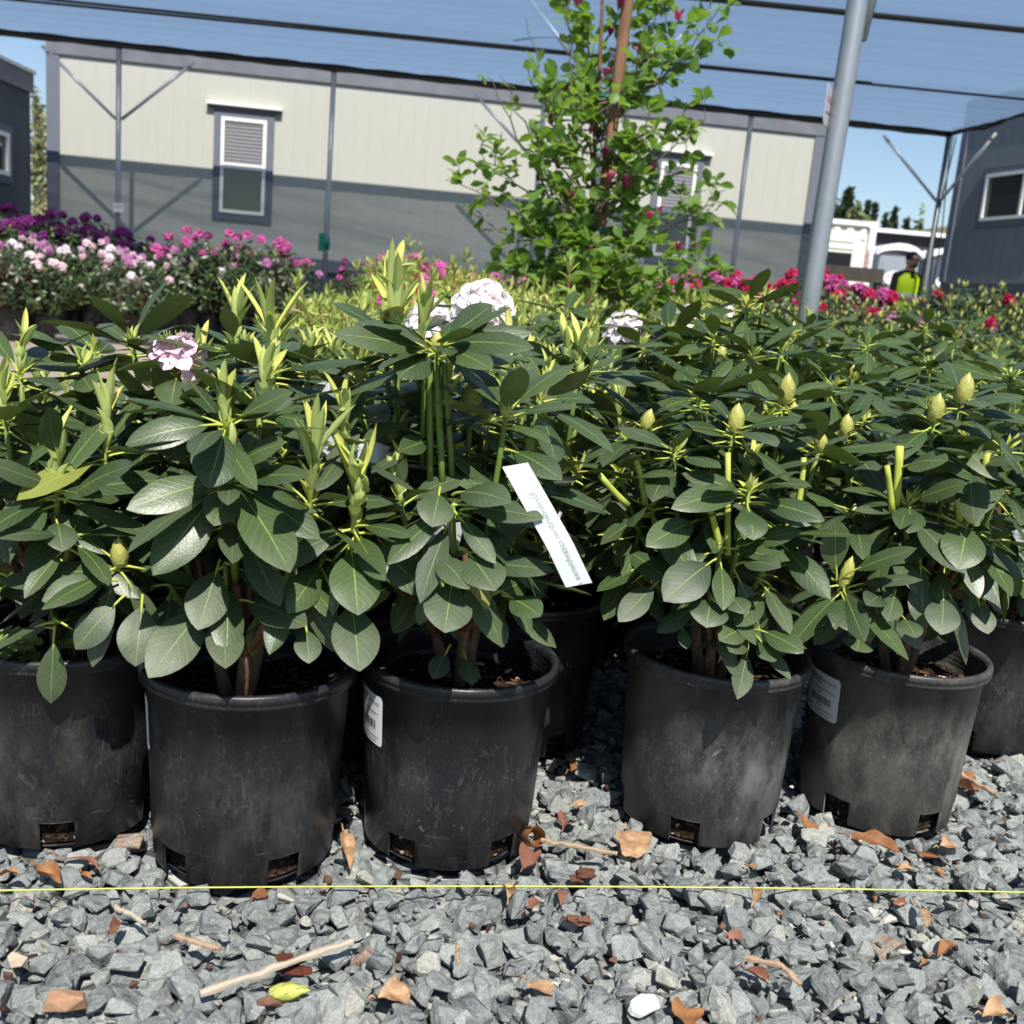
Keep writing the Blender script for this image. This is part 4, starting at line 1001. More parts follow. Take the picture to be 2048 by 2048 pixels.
    for sx in (-1, 1):
        hb = np.array([sx * .065, -.35, 1.10])
        for f_ in range(4): tube(M, [hb + [(-f_ * .016 + .02) * sx, 0, 0], hb + [(-f_ * .018 + .02) * sx, -.04, .01], hb + [(-f_ * .018 + .015) * sx, -.062 + .006 * f_, -.02]], [.010, .009, .007], 6)
        tube(M, [hb + [-.03 * sx, .03, .01], hb + [-.05 * sx, -.01, .03], hb + [-.045 * sx, -.035, .035]], [.011, .010, .008], 6)
    M.obj('fingers', mats[0], t)
person()
# ================================================================== PLANTS
GN = 'potted rhododendrons in the front row'
def W(px, py, Y, t='n', **k):
    d = dict(px=(px, py, Y), t=t); d.update(k); return d
def front(loc, ws, potme, rotdeg, label, cuts=(), hero=(), si=0, bstem=(0, 0), group=GN, lean=None):
    base = np.array([loc[0], loc[1], 0.])
    for q in ws: q['c'] = at(*q['px']) - base
    cs = [(at(*a) - base, at(*b) - base) for a, b in cuts]
    for q in ws:
        q['W'] = q.get('W', .042) * .80; q['n'] = q.get('n', 8) + 2
        if loc[0] < -.2: q['L'] = q.get('L', .105) * 1.1
        if q['t'] == 'n' and q['px'][1] < 1000 and rng.random() < .75: q.update(t='c', h=rng.uniform(.035, .07), bn=9, lmax=.04, open=.35) if loc[0] < .1 else q.update(t='s')
        if q['px'][1] > 1085 and q['t'] == 'n': q['n'] = min(5, q.get('n', 8)); q['L'] = q.get('L', .1) * .82; q['sub'] = False
    # the inner and rear shoots of the bush that show between the front ones
    for i in range(10):
        a = R(20 + 140 * (i * .618 % 1)); r = .05 + .11 * ((i * .37) % 1); z = .33 + .17 * ((i * .731) % 1) - (.03 if loc[0] < -.4 else 0)
        if i >= 10: a = R(-90 + 50 * (i - 11)); r = .05; z = .33
        ws.append(dict(c=np.array([r * math.cos(a), r * math.sin(a), z]), t='s' if (i % 3 or loc[0] > .1) else 'c', h=.05, bn=9, lmax=.035, open=.3, n=9, L=.095, W=.034, e0=-25, e1=35))
    t, p = make_plant('potted_rhododendron', label, group, loc, potme, soils[si], ws, cs, potrot=R(rotdeg), bstem=bstem, nu=9, nv=4)
    f = [c for c in t.children if c.name.startswith('foliage')][0]
    M = MB()
    for (b, e, wd, mt, kk) in hero:            # single leaves, each from its whorl to its tip
        B = at(*b) - base; Tp = at(*e) - base; d = Tp - B; L = np.linalg.norm(d)
        view = nrm(CC - at(*e)); upv = nrm(np.array([0, 0, .75]) + view * .8 + np.array([0.2, -.1, 0]))
        # droop: start a little higher so that the curved blade ends at its tip
        s_ = nrm(np.cross(upv, d)); n_ = nrm(np.cross(d, s_)); a_ = kk * .45
        d0 = nrm(nrm(d) * math.cos(a_) + n_ * math.sin(a_))
        leaf(M, B, d0, n_ * math.cos(a_) - nrm(d) * math.sin(a_), L * (1 + kk * kk / 24) - .014, wd * .80, kk, -.16, mt, 12, 6, 0, 1.1, .72, .008, .014, 1, .13)
    if hero:
        me = M.mesh('foliage', [M_leaf, M_pet, M_leafdusty, M_brownleaf])
        bm = bmesh.new(); bm.from_mesh(f.data); bm.from_mesh(me); bm.to_mesh(f.data); bm.free()
    return t, p
# --- the first pot from the left
P1, p1 = front(FRONT[0], [
    W(115, 978, .99, 'c', h=.085, L=.10, W=.042, n=8, open=.05), W(212, 905, 1.05, 'c', h=.10, n=6), W(40, 750, 1.12, 'n', n=9, L=.12), W(10, 840, 1.05, 'n', n=8, L=.11),
    W(75, 905, 1.10, 'n', n=7), W(-60, 1000, 1.02, 'n', n=8), W(140, 1075, .98, 'n', n=7, L=.08, W=.036), W(20, 1150, 1.0, 'n', n=6, L=.08), W(240, 1130, .98, 'b', h=.032, r=.0075, n=8, L=.095, W=.040, e0=-45, e1=0),
    W(165, 730, 1.18, 's', n=8, L=.09), W(110, 1240, .99, 'n', n=6, L=.07, W=.034, e0=-50, e1=-10), W(-80, 800, 1.1, 'n', n=8), W(190, 705, 1.22, 's', n=6, L=.08)],
    potA, 17, 'leftmost front black pot, its rhododendron leaning out of frame over clover',
    hero=[((115, 1010, .985), (0, 1062, .93), .050, 0, .3), ((130, 1005, .985), (272, 930, .93), .045, 0, .3), ((118, 925, .99), (95, 815, .95), .036, 0, -.2), ((235, 1160, .97), (83, 1205, .93), .042, 2, .5), ((250, 1190, .97), (152, 1300, .94), .040, 2, .5), ((285, 1190, .97), (270, 1335, .93), .050, 2, .5), ((110, 1035, .99), (125, 1110, .95), .04, 2, .6)],
    si=0, bstem=(.0, 0))
# --- second pot
P2, p2 = front(FRONT[1], [
    W(451, 852, .97, 'c', h=.065, L=.10, W=.040, n=7, bn=9, open=.0, lmax=.035), W(462, 962, .965, 'n', n=6, L=.11, W=.046, e0=-30, e1=5, sub=False), W(450, 1125, 1.0, 'n', n=8, L=.10, W=.045, e0=-55, e1=-15, sub=False),
    W(620, 1005, .97, 'c', h=.11, n=7, L=.08, W=.034, lmax=.055, bn=18), W(352, 735, 1.10, 'f', n=7, L=.08, r=.034, bn=9, fr=.026, pm=M_pink), W(265, 690, 1.15, 's', n=7, L=.085, e0=0, e1=50),
    W(545, 745, 1.08, 'c', h=.10, n=7, L=.09, lmax=.06), W(470, 700, 1.12, 'c', h=.08, n=7, L=.08), W(520, 820, 1.02, 'c', h=.08, n=6), W(585, 1150, .99, 'n', n=8, L=.09, W=.042, e0=-55, e1=-15),
    W(345, 1010, 1.08, 'n', n=8, L=.10), W(370, 900, 1.08, 'n', n=8, L=.10), W(570, 905, 1.08, 'n', n=8, L=.09), W(650, 1110, 1.02, 'n', n=7, L=.085, e0=-45, e1=0), W(340, 1170, 1.03, 'n', n=7, L=.085, e0=-45, e1=-10),
    W(400, 790, 1.12, 'c', h=.07, n=6, L=.08), W(330, 830, 1.12, 'c', h=.08, n=6, L=.08)],
    potA, -34, 'second pot from the left, standing furthest forward, its leaves the largest',
    hero=[((452, 853, .968), (415, 980, .905), .056, 0, .4), ((445, 850, .968), (250, 893, .93), .042, 0, .6), ((462, 850, .968), (590, 786, .94), .034, 0, .3),
          ((455, 955, .965), (253, 1021, .91), .046, 0, .25), ((450, 965, .965), (306, 1152, .90), .056, 0, .35), ((462, 968, .965), (426, 1056, .91), .042, 0, .4), ((470, 962, .965), (621, 955, .92), .034, 0, .3), ((474, 975, .965), (580, 1147, .885), .060, 0, .3), ((470, 970, .97), (640, 1080, .93), .046, 0, .3), ((470, 940, .97), (575, 890, .93), .042, 0, .5),
          ((440, 1120, .99), (395, 1262, .93), .052, 2, .2), ((420, 1200, .99), (297, 1357, .91), .058, 2, .2), ((447, 1210, .99), (450, 1340, .92), .046, 2, .25), ((480, 1200, .99), (615, 1255, .94), .048, 2, .3), ((478, 1060, .98), (560, 1215, .93), .040, 2, .2), ((700, 1190, .97), (718, 1345, .90), .058, 2, .2), ((700, 1085, .98), (715, 1233, .91), .062, 0, .25), ((610, 1240, .98), (617, 1330, .94), .034, 2, .3)],
    si=1, bstem=(-.005, -.03))
# --- third pot
P3, p3 = front(FRONT[2], [
    W(872, 698, 1.05, 'b', h=.020, r=.006, n=9, L=.10, W=.046, e0=-8, e1=35, sub=False), W(706, 1055, .985, 'c', h=.105, open=.55, bn=20, lmax=.055, n=8, L=.085, W=.042, e0=-40, e1=5), W(800, 1010, 1.04, 'c', h=.06, n=6, L=.08, open=.6),
    W(1012, 830, 1.06, 'b', n=8, h=.028, r=.006, L=.10, W=.045, e0=0, e1=50), W(855, 870, 1.08, 'c', h=.07, n=7, L=.08, open=.6), W(790, 700, 1.12, 'c', h=.095, n=6, L=.09, bn=18, lmax=.06), W(838, 700, 1.14, 'c', h=.08, n=5, L=.08, bn=18), W(768, 660, 1.16, 'c', h=.12, n=4, L=.08, lmax=.055, lw=.012, open=.05),
    W(905, 1010, .99, 'n', n=7, L=.09, W=.042, e0=-40, e1=0), W(960, 1100, 1.02, 'n', n=7, L=.08, W=.04, e0=-50, e1=-10), W(870, 1130, .99, 'n', n=6, L=.08, W=.045, e0=-60, e1=-20), W(690, 895, 1.02, 'c', h=.08, n=6, L=.08), W(985, 1180, 1.03, 'n', n=6, L=.075, W=.034, e0=-30, e1=0),
    W(940, 830, 1.12, 'b', n=8, h=.04, r=.011, L=.09), W(1080, 800, 1.15, 'n', n=8, L=.10), W(870, 800, 1.15, 'n', n=7), W(720, 800, 1.12, 'c', n=7, h=.07), W(790, 910, 1.12, 'n', n=7), W(1050, 960, 1.12, 'n', n=8, L=.09)],
    potA, -29, 'third pot from the left, a tall stem topped by a broad rosette and lime shoots')
# --- fourth pot
P4, p4 = front(FRONT[3], [
    W(1498, 985, 1.14, 's', n=9, L=.085, W=.040), W(1349, 905, 1.20, 's', n=9, L=.085), W(1569, 805, 1.30, 'b', h=.040, r=.010, n=9, L=.095), W(1468, 862, 1.22, 'b', h=.036, r=.009, n=9, L=.095), W(1490, 960, 1.2, 'c', h=.06, n=6, bn=9, open=0, lmax=.03),
    W(1440, 1090, 1.13, 'n', n=9, L=.090, W=.042, e0=-30, e1=15), W(1420, 1190, 1.13, 'n', n=8, L=.085, W=.042, e0=-45, e1=-5), W(1503, 1268, 1.13, 's', n=8, L=.060, W=.030, e0=-20, e1=25, sub=False), W(1301, 1010, 1.18, 'n', n=8, L=.085), W(1560, 1060, 1.15, 'n', n=8, L=.09),
    W(1290, 1130, 1.17, 'n', n=7, L=.085, e0=-45, e1=0), W(1540, 1170, 1.15, 'n', n=8, L=.085, e0=-35, e1=0), W(1240, 950, 1.2, 'n', n=8, L=.085), W(1410, 1000, 1.2, 'n', n=8, L=.09), W(1290, 860, 1.28, 'b', n=8, h=.03, r=.008), W(1400, 800, 1.32, 'n', n=8), W(1640, 900, 1.25, 'b', n=8, h=.026), W(1230, 1070, 1.2, 'n', n=7, L=.08)],
    potB, -20, 'grey filmed fourth pot from the left with a low basal sprig and cut stems',
    cuts=(((1455, 1110, 1.15), (1456, 905, 1.16)), ((1440, 1105, 1.14), (1402, 975, 1.12)), ((1290, 1010, 1.17), (1265, 905, 1.18)), ((1255, 1010, 1.15), (1200, 950, 1.13)), ((1590, 1050, 1.2), (1608, 915, 1.2))),
    hero=[((1432, 1118, 1.12), (1326, 1205, 1.07), .060, 2, .5), ((1420, 1190, 1.12), (1410, 1260, 1.07), .056, 2, .6), ((1450, 1185, 1.12), (1490, 1232, 1.08), .036, 2, .4), ((1472, 1130, 1.12), (1565, 1140, 1.07), .036, 2, .6), ((1320, 1160, 1.15), (1236, 1245, 1.10), .038, 2, .2), ((1510, 1260, 1.12), (1608, 1310, 1.07), .040, 0, .5), ((1500, 1255, 1.12), (1435, 1285, 1.08), .038, 0, .5), ((1510, 1270, 1.12), (1548, 1328, 1.08), .034, 0, .3), ((1493, 1010, 1.13), (1505, 1085, 1.08), .046, 0, .5), ((1490, 990, 1.14), (1340, 1020, 1.08), .044, 0, .6), ((1505, 1005, 1.13), (1650, 1045, 1.08), .040, 0, .5), ((1360, 1240, 1.14), (1372, 1300, 1.10), .02, 2, .1), ((1480, 1095, 1.14), (1605, 1065, 1.10), .034, 0, .3), ((1400, 1040, 1.14), (1290, 1095, 1.08), .046, 0, .4)],
    si=0, bstem=(-.01, -.03))
# --- fifth pot
P5, p5 = front(FRONT[4], [
    W(1815, 1010, 1.20, 's', n=8, L=.085, W=.042), W(1946, 925, 1.22, 's', n=9, L=.090, W=.044), W(1867, 840, 1.26, 'b', n=9, h=.036, r=.009, L=.10), W(1922, 805, 1.28, 'b', n=9, h=.040, r=.010, L=.10), W(1685, 1172, 1.17, 'b', h=.040, r=.007, n=8, L=.095, W=.042, e0=-30, e1=25), W(1920, 1060, 1.2, 'n', n=8, L=.09, e0=-40, e1=10),
    W(1880, 1170, 1.22, 'n', n=8, L=.085, e0=-55, e1=-15), W(1780, 1080, 1.22, 'n', n=8, L=.09, e0=-40, e1=0), W(1760, 1190, 1.20, 'n', n=8, L=.080, W=.036, e0=-60, e1=-20), W(1990, 1080, 1.25, 'n', n=7, L=.085, e0=-40, e1=0), W(2010, 900, 1.25, 'n', n=8, L=.10, W=.05), W(1700, 1020, 1.25, 'n', n=8, L=.09), W(1690, 870, 1.32, 'b', n=8, h=.03, r=.008), W(1760, 900, 1.35, 'n', n=9, L=.1), W(2000, 980, 1.2, 'n', n=7, L=.1, W=.05), W(1840, 1110, 1.2, 'n', n=7, L=.09, e0=-50, e1=-5)],
    potC, -49, 'mud streaked fifth pot from the left, the rightmost in the front row',
    cuts=(((1785, 1025, 1.19), (1774, 932, 1.18)), ((1788, 1020, 1.2), (1797, 892, 1.19)), ((1793, 1015, 1.2), (1802, 892, 1.2)), ((1920, 1040, 1.2), (1917, 968, 1.19)), ((1950, 1010, 1.22), (1975, 908, 1.2))),
    hero=[((1815, 1010, 1.2), (1815, 1072, 1.14), .046, 0, .6), ((1935, 1040, 1.18), (1915, 1142, 1.12), .062, 0, .4), ((1680, 1185, 1.16), (1707, 1270, 1.10), .062, 0, .4), ((1672, 1160, 1.17), (1670, 1040, 1.15), .050, 0, -.1), ((1690, 1150, 1.16), (1835, 1098, 1.12), .030, 0, .2), ((1720, 1265, 1.16), (1712, 1306, 1.12), .044, 2, .2), ((1760, 1200, 1.17), (1730, 1215, 1.1), .036, 2, .6), ((1790, 1180, 1.17), (1775, 1245, 1.12), .034, 2, .2), ((1800, 1230, 1.17), (1832, 1280, 1.12), .034, 2, .3), ((1885, 1180, 1.17), (1882, 1272, 1.12), .050, 2, .3), ((1800, 940, 1.2), (1900, 925, 1.14), .050, 0, .5), ((2040, 940, 1.15), (1998, 900, 1.12), .06, 0, .3), ((1950, 1190, 1.2), (1975, 1270, 1.16), .036, 2, .2)],
    si=1, bstem=(0, -.01))
# hero leaves for the third pot
_f = [c for c in P3.children if c.name.startswith('foliage')][0]
_M = MB(); _b = np.array([FRONT[2][0], FRONT[2][1], 0.])
for (b, e, wd, mt, kk) in [((875, 690, 1.05), (985, 610, 1.05), .040, 0, -.1), ((868, 705, 1.05), (665, 670, .99), .040, 0, .3), ((868, 708, 1.048), (795, 758, .98), .046, 0, .3), ((880, 700, 1.048), (985, 745, .98), .042, 0, .4), ((880, 695, 1.05), (1070, 700, 1.0), .040, 0, .5), ((880, 690, 1.05), (925, 655, .99), .046, 0, -.3), ((860, 690, 1.05), (825, 665, 1.0), .040, 0, -.2), ((878, 690, 1.06), (1065, 665, 1.08), .034, 0, .1),
          ((1010, 900, 1.03), (1125, 965, .98), .040, 0, .5), ((905, 990, .99), (1025, 1010, .94), .046, 2, .6), ((920, 1020, .99), (1090, 1040, .95), .036, 2, .4), ((880, 975, 1.0), (862, 1058, .95), .046, 2, .4), ((905, 1150, .98), (888, 1268, .92), .060, 2, .2), ((860, 1100, .98), (938, 1182, .93), .040, 2, .3), ((930, 1100, .98), (990, 1185, .93), .056, 2, .3), ((1005, 1190, 1.0), (1082, 1238, .96), .042, 0, .4), ((940, 1130, 1.0), (1110, 1145, .96), .034, 2, .3), ((925, 1300, 1.1), (945, 1372, 1.05), .030, 2, .1), ((900, 1290, 1.1), (865, 1360, 1.06), .030, 2, .2)]:
    B = at(*b) - _b; Tp = at(*e) - _b; d = Tp - B; L = np.linalg.norm(d)
    view = nrm(CC - at(*e)); upv = nrm(np.array([0, 0, .75]) + view * .8 + np.array([0.2, -.1, 0]))
    s_ = nrm(np.cross(upv, d)); n_ = nrm(np.cross(d, s_)); a_ = kk * .45; d0 = nrm(nrm(d) * math.cos(a_) + n_ * math.sin(a_))
    leaf(_M, B, d0, n_ * math.cos(a_) - nrm(d) * math.sin(a_), L * (1 + kk * kk / 24) - .014, wd * .80, kk, -.16, mt, 12, 6, 0, 1.1, .72, .008, .014, 1, .13)
_me = _M.mesh('foliage', [M_leaf, M_pet, M_leafdusty, M_brownleaf]); bm = bmesh.new(); bm.from_mesh(_f.data); bm.from_mesh(_me); bm.to_mesh(_f.data); bm.free()
# long visible stems under the tall rosette
_M = MB()
for (x, y, yy) in ((885, 985, 1.07), (860, 960, 1.07), (905, 960, 1.08), (845, 930, 1.09)):
    e = at(872 + (x - 880) * .6, 715, 1.055) - _b; s_ = at(x, y, yy) - _b; tube(_M, bez(s_, (s_ + e) / 2, e, 5), [.0038, .0036, .0034, .0032, .0030], 8)
_M.obj('stem', M_gstem, P3)

for (p_, a_) in ((p2, -57), (p3, -45), (p5, -55)):
    so_ = sticker(a_, p_, ''); so_.rotation_euler = (0, 0, -p_.rotation_euler[2])

# ------------------------------------------------------------------ generic plants for the packed bed
def proto_dark(seed, top=.55, rad=.17, nst=12, kind='b', leafm=M_leaffar, nu=7, nv=4, potme=potA, L=.10, Wd=.033, dens=(8, 11), young=.0, flower=None):
    global rng
    keep = rng; rng = np.random.default_rng(seed)
    ws = []
    for i in range(nst):
        a = i * 2.399 + rng.normal(0, .3); r = rad * math.sqrt((i + .5) / nst) * rng.uniform(.85, 1.15); z = top - .12 * (r / rad) ** 2 + rng.normal(0, .03)
        ty = kind if rng.random() < (.22 if kind == 'b' else .85) else 's'
        if flower is not None and rng.random() < .25: ty = 'f'
        ws.append(dict(c=(r * math.cos(a), r * math.sin(a), z), t=ty, n=int(rng.integers(*dens)) + 1, L=L * rng.uniform(.9, 1.1), W=Wd, e0=-20, e1=38, h={'c': rng.uniform(.04, .085), 'b': rng.uniform(.020, .032), 's': 0, 'n': 0, 'f': 0}[ty], r=rng.uniform(.005, .008) if ty == 'b' else .05, pm=flower, open=.3))
    for i in range(nst - 2):
        a = i * 2.399 + 1; r = rad * 1.05 * math.sqrt((i + 1) / nst); z = top * .62 + rng.normal(0, .035)
        ws.append(dict(c=(r * math.cos(a), r * math.sin(a), z), t='n', n=7, L=L * .9, W=Wd, e0=-50, e1=0, sub=False))
    t, p = make_plant('potted_rhododendron', 'x', None, (0, 0), potme, soils[seed % 3], ws, leafm=leafm, nu=nu, nv=nv)
    rng = keep
    return t
def proto_young(seed, top=.62, rad=.17, nst=16, flower=None, potme=potFar, dark=True, Lm=1.0):
    """full of pale upright new growth"""
    global rng
    keep = rng; rng = np.random.default_rng(seed)
    t = thing('potted_azalea', 'x', 'potted plant')
    p = bpy.data.objects.new('pot', potme); COL.objects.link(p); p.parent = t
    s = bpy.data.objects.new('soil', soils[0]); COL.objects.link(s); s.parent = t
    Mf = MB(); Ms = MB(); My = MB()
    for i in range(nst):
        a = i * 2.399; r = rad * math.sqrt((i + .5) / nst) * rng.uniform(.85, 1.2); z = top - .10 * (r / rad) ** 2 + rng.normal(0, .04)
        c = np.array([r * math.cos(a), r * math.sin(a), z]); ax = nrm([c[0] * 1.2, c[1] * 1.2, .5])
        tube(Ms, bez([0, 0, .18], [c[0] * .4, c[1] * .4, z * .7], c, 6), np.linspace(.005, .002, 6), 5)
        whorl(My, c, ax, int(rng.integers(7, 11)), .058 * Lm, .014, 25, 75, (-.4, .3), 4, 2, 0, (0,), span=.03)
        if dark: whorl(Mf, c - ax * .045, ax, 6, .075, .022, -20, 25, (.1, .6), 5, 2, .0, (0,), span=.03)
    for i in range(nst * 2):
        a = rng.random() * 6.28; r = rad * math.sqrt(rng.random()) * 1.05; c = np.array([r * math.cos(a), r * math.sin(a), rng.uniform(.27, top * .85)])
        whorl(Mf, c, nrm([c[0], c[1], .25]), 7, .07, .022, -25, 35, (.1, .6), 5, 2, .0, (0,), span=.03)
    My.mi = [2] * len(My.mi); Mf.add(np.concatenate(My.v), My.f, 2, np.concatenate(My.uv)); Mf.obj('foliage', [M_yleaf2, M_pet, M_yfar], t); Ms.obj('stem', M_redstem, t)
    if flower is not None:
        for i in range(5):
            a = rng.random() * 6.28; r = rad * rng.uniform(.3, 1.1); c = np.array([r * math.cos(a), r * math.sin(a), top * rng.uniform(.82, 1.02)])
            sep_obj(lambda M: truss_geo(M, c, nrm([c[0], c[1], .3]), .036, 8, False, .024), 'flower_cluster', [flower, M_pet], t)
    rng = keep
    return t
def proto_big(seed, flower, top=.78, rad=.36, nfl=14, nw=85, leafm=M_bgleaf, L=.095, Wd=.030, young=.3, fr=.06, potme=potBig, soilme=soilBig, cl=.052):
    global rng
    keep = rng; rng = np.random.default_rng(seed)
    t = thing('flowering_rhododendron', 'x', 'flowering shrub'); fl_ = flower if isinstance(flower, list) else [flower]
    p = bpy.data.objects.new('pot', potme); COL.objects.link(p); p.parent = t
    s = bpy.data.objects.new('soil', soilme); COL.objects.link(s); s.parent = t
    Mf = MB(); Ms = MB(); My = MB(); z0 = .30; ctr = []
    for i in range(nw):
        u = (i + .5) / nw; ph = math.acos(1 - 1.75 * u); a = i * 2.399 + rng.normal(0, .2); rr = rng.uniform(.72, 1.06)
        d = np.array([math.sin(ph) * math.cos(a), math.sin(ph) * math.sin(a), math.cos(ph)])
        c = np.array([0, 0, z0 + (top - z0) * .42]) + d * rr * np.array([rad, rad, (top - z0) * .60])
        if c[2] < .27: continue
        ctr.append((c, d)); ax = nrm(d + [0, 0, .7])
        if i % 3 == 0: tube(Ms, bez([0, 0, .22], [c[0] * .35, c[1] * .35, c[2] * .7], c, 6), np.linspace(.009, .003, 6), 5)
        whorl(Mf, c, ax, 8, L, Wd, -35, 25, (.2, .8), 4, 2, .0, (0,), span=.03)
        if rng.random() < young: bud_geo(My, c + ax * .01, ax, .035, .007, 0, 4) if rng.random() < .5 else whorl(My, c, ax, 5, .04, .010, 55, 85, (-.2, .2), 3, 2, 0, (1,))
    if My.n:
        Vy = np.concatenate(My.v); Uy = np.concatenate(My.uv); b0 = Mf.n; Mf.v.append(Vy); Mf.uv.append(Uy); Mf.n += len(Vy); Mf.f += [tuple(b0 + i for i in f) for f in My.f]; Mf.mi += [2 + q for q in My.mi]; Mf.sm += My.sm
    Mf.obj('foliage', [leafm, M_pet, M_bud, M_yleaf], t); Ms.obj('stem', M_wood, t)
    top_c = sorted([q for q in ctr if q[0][2] > z0 + (top - z0) * .35], key=lambda q: -(q[0][2] + rng.normal(0, .12)))[:nfl]
    for c, d in top_c:
        kq = rng.uniform(.55, 1.15); sep_obj(lambda M: truss_geo(M, c + nrm(d + [0, 0, .5]) * .03 + rng.normal(0, .02, 3), nrm(d + rng.normal(0, .4, 3) + [0, 0, .4]), cl * kq, int(7 + 7 * kq), False, .034), 'flower_cluster', [fl_[int(rng.integers(len(fl_)))], M_pet], t)
    rng = keep
    return t

DK = [proto_dark(101, .56, .165, 12), proto_dark(102, .60, .17, 13, 'b'), proto_dark(103, .54, .16, 11, 'b'), proto_dark(104, .58, .17, 12, 'b', potme=potB), proto_dark(105, .57, .165, 12, 'c')]
DC = [proto_dark(111, .55, .16, 11, 'c', leafm=M_leaf), proto_dark(112, .58, .17, 12, 'c', leafm=M_leaf)]
YG = [proto_young(201, .66, .17, 18), proto_young(202, .70, .18, 20, M_mag), proto_young(203, .64, .17, 18, M_red), proto_young(204, .68, .17, 18)]
used = set()
ORD = ['first', 'second', 'third', 'fourth', 'fifth', 'sixth', 'seventh', 'eighth', 'ninth', 'tenth', 'eleventh', 'twelfth', 'thirteenth', 'fourteenth', 'fifteenth', 'sixteenth', 'seventeenth', 'eighteenth', 'nineteenth', 'twentieth', 'twenty-first', 'twenty-second', 'twenty-third', 'twenty-fourth']
def use(root, loc, rz, label, group, sc=1.0):
    loc = (loc[0], loc[1], loc[2] if len(loc) > 2 else 0.)
    if root.name not in used:
        used.add(root.name); root.location = loc; root.rotation_euler = (0, 0, rz); root.scale = (sc,) * 3; root['label'] = label
        if group: root['group'] = group
        return root
    return dup(root, loc, rz, label, group, sc)
rr2 = random.Random(5)
g1 = 'potted rhododendrons behind the front row'
use(DC[0], POTA, .62, 'rhododendron in the black pot seen between the third and fourth front pots', g1)
use(DK[0], POTB, R(-41), 'rhododendron in the black pot at the right edge behind the fifth front pot', g1)
ea = np.array([.958, .287]); en = np.array([-.287, .958])
cells = []
for row in range(1, 16):
    for kx in range(-14, 18):
        q = np.array(POTA) + ea * .275 * kx + en * .295 * (row - 1) + ea * (.135 if row % 2 == 0 else 0)
        x, y = q; px, py = topx((x, y, .5))
        if y > 5.3: continue
        if row == 1 and kx in (0, 3): continue
        if px < -140 or px > 2190: continue
        if y < 1.28: continue
        if min(np.hypot(np.array(FRONT)[:, 0] - x, np.array(FRONT)[:, 1] - y)) < .235 or px < 420 and y < 1.6: continue
        if np.hypot(x - POTB[0], y - POTB[1]) < .25: continue
        if y > 1.95 and px < 500: continue
        if y > 3.0 and px < 585: continue
        if px < 350 and y > 1.45: continue
        if x > 1.12 and y < 4.0: continue
        cells.append((row, kx, x, y, px))
from collections import defaultdict
for q_, (x_, y_, s_, l_) in enumerate([(-.635, 1.375, .80, 'low rhododendron behind the leftmost front pot'), (-.385, 1.335, .84, 'rhododendron filling the gap behind the first two front pots'), (-.150, 1.41, .88, 'rhododendron in shade behind the second and third front pots'), (-.80, 1.60, .70, 'small rhododendron at the left frame edge of the second row'), (-.545, 1.62, .72, 'small rhododendron nearest the dirt path at the left')]): use(DC[q_ % 2], (x_, y_), 2.3 * q_, l_, g1, s_)
byrow = defaultdict(list)
for c_ in cells: byrow[c_[0]].append(c_)
for row, L_ in byrow.items():
    L_.sort(key=lambda c_: c_[2])
    for i, (_, kx, x, y, px) in enumerate(L_):
        jx, jy = x + rr2.uniform(-.02, .02), y + rr2.uniform(-.02, .02); rz = rr2.uniform(0, 6.28)
        young = (px < 1180 and y > 2.6) or (px < 1500 and y > 4.1 and rr2.random() < .6)
        ordi = ORD[i]; rw = ORD[row]
        if young:
            pr_ = rr2.choice([YG[0], YG[3], YG[0], YG[1], YG[2]] if y > 3.6 else [YG[0], YG[3], DC[0], DC[1]]); sc = rr2.uniform(.9, 1.08) * (.84 if px < 800 else 1)
        elif px < 1180: pr_ = rr2.choice(DC); sc = rr2.uniform(.86, .96) if px > 520 else .72
        else: pr_ = rr2.choice(DK); sc = rr2.uniform(.92, 1.08)
        kind = 'lime tipped azalea' if pr_ in YG else ('rhododendron with pale upright shoots' if pr_ in DC else 'dark rhododendron with fat yellow buds')
        use(pr_, (jx, jy), rz, '%s, %s from left in %s row behind front pots' % (kind, ordi, rw), g1 if y < 2.6 else 'plants packed in the middle of the bed', sc)
HG = [proto_big(301, M_red, .82, .34, 1, 110, L=.075, Wd=.024, young=.85, cl=.036), proto_big(302, M_lil, .84, .36, 1, 110, L=.075, Wd=.024, young=.9, cl=.034)]
# far part of the bed: fresh azaleas with pink and red flowers, then the tall budding hedge
i = 0; spots = []
for y in np.arange(5.4, 8.6, .40):
    x = -.62 * 1 - .02 * y
    while x < .53 * y + .3:
        px, _ = topx((x, y, .7))
        if px > 600: spots.append((x + rr2.uniform(-.05, .05), y + rr2.uniform(-.05, .05), px))
        x += .42
rowsY = defaultdict(int)
for x, y, px in spots:
    rk = int((y - 5.2) / .40); rowsY[rk] += 1
    if px > 1560 and y > 6.2: continue
    if px > 1430:
        use(HG[rowsY[rk] % 2], (x, y), rr2.uniform(0, 6.28), 'low budding rhododendron at the right, %s from left in the %s far row' % (ORD[min(23, rowsY[rk] - 1)], ORD[rk]), 'budding rhododendrons at the right back', .86); continue
    pr_ = rr2.choice(YG); sc = rr2.uniform(1.05, 1.22)
    use(pr_, (x, y), rr2.uniform(0, 6.28), 'lime azalea far back, %s from left in the %s far row' % (ORD[min(23, rowsY[rk] - 1)], ORD[rk]), 'azaleas far back in the bed', sc)
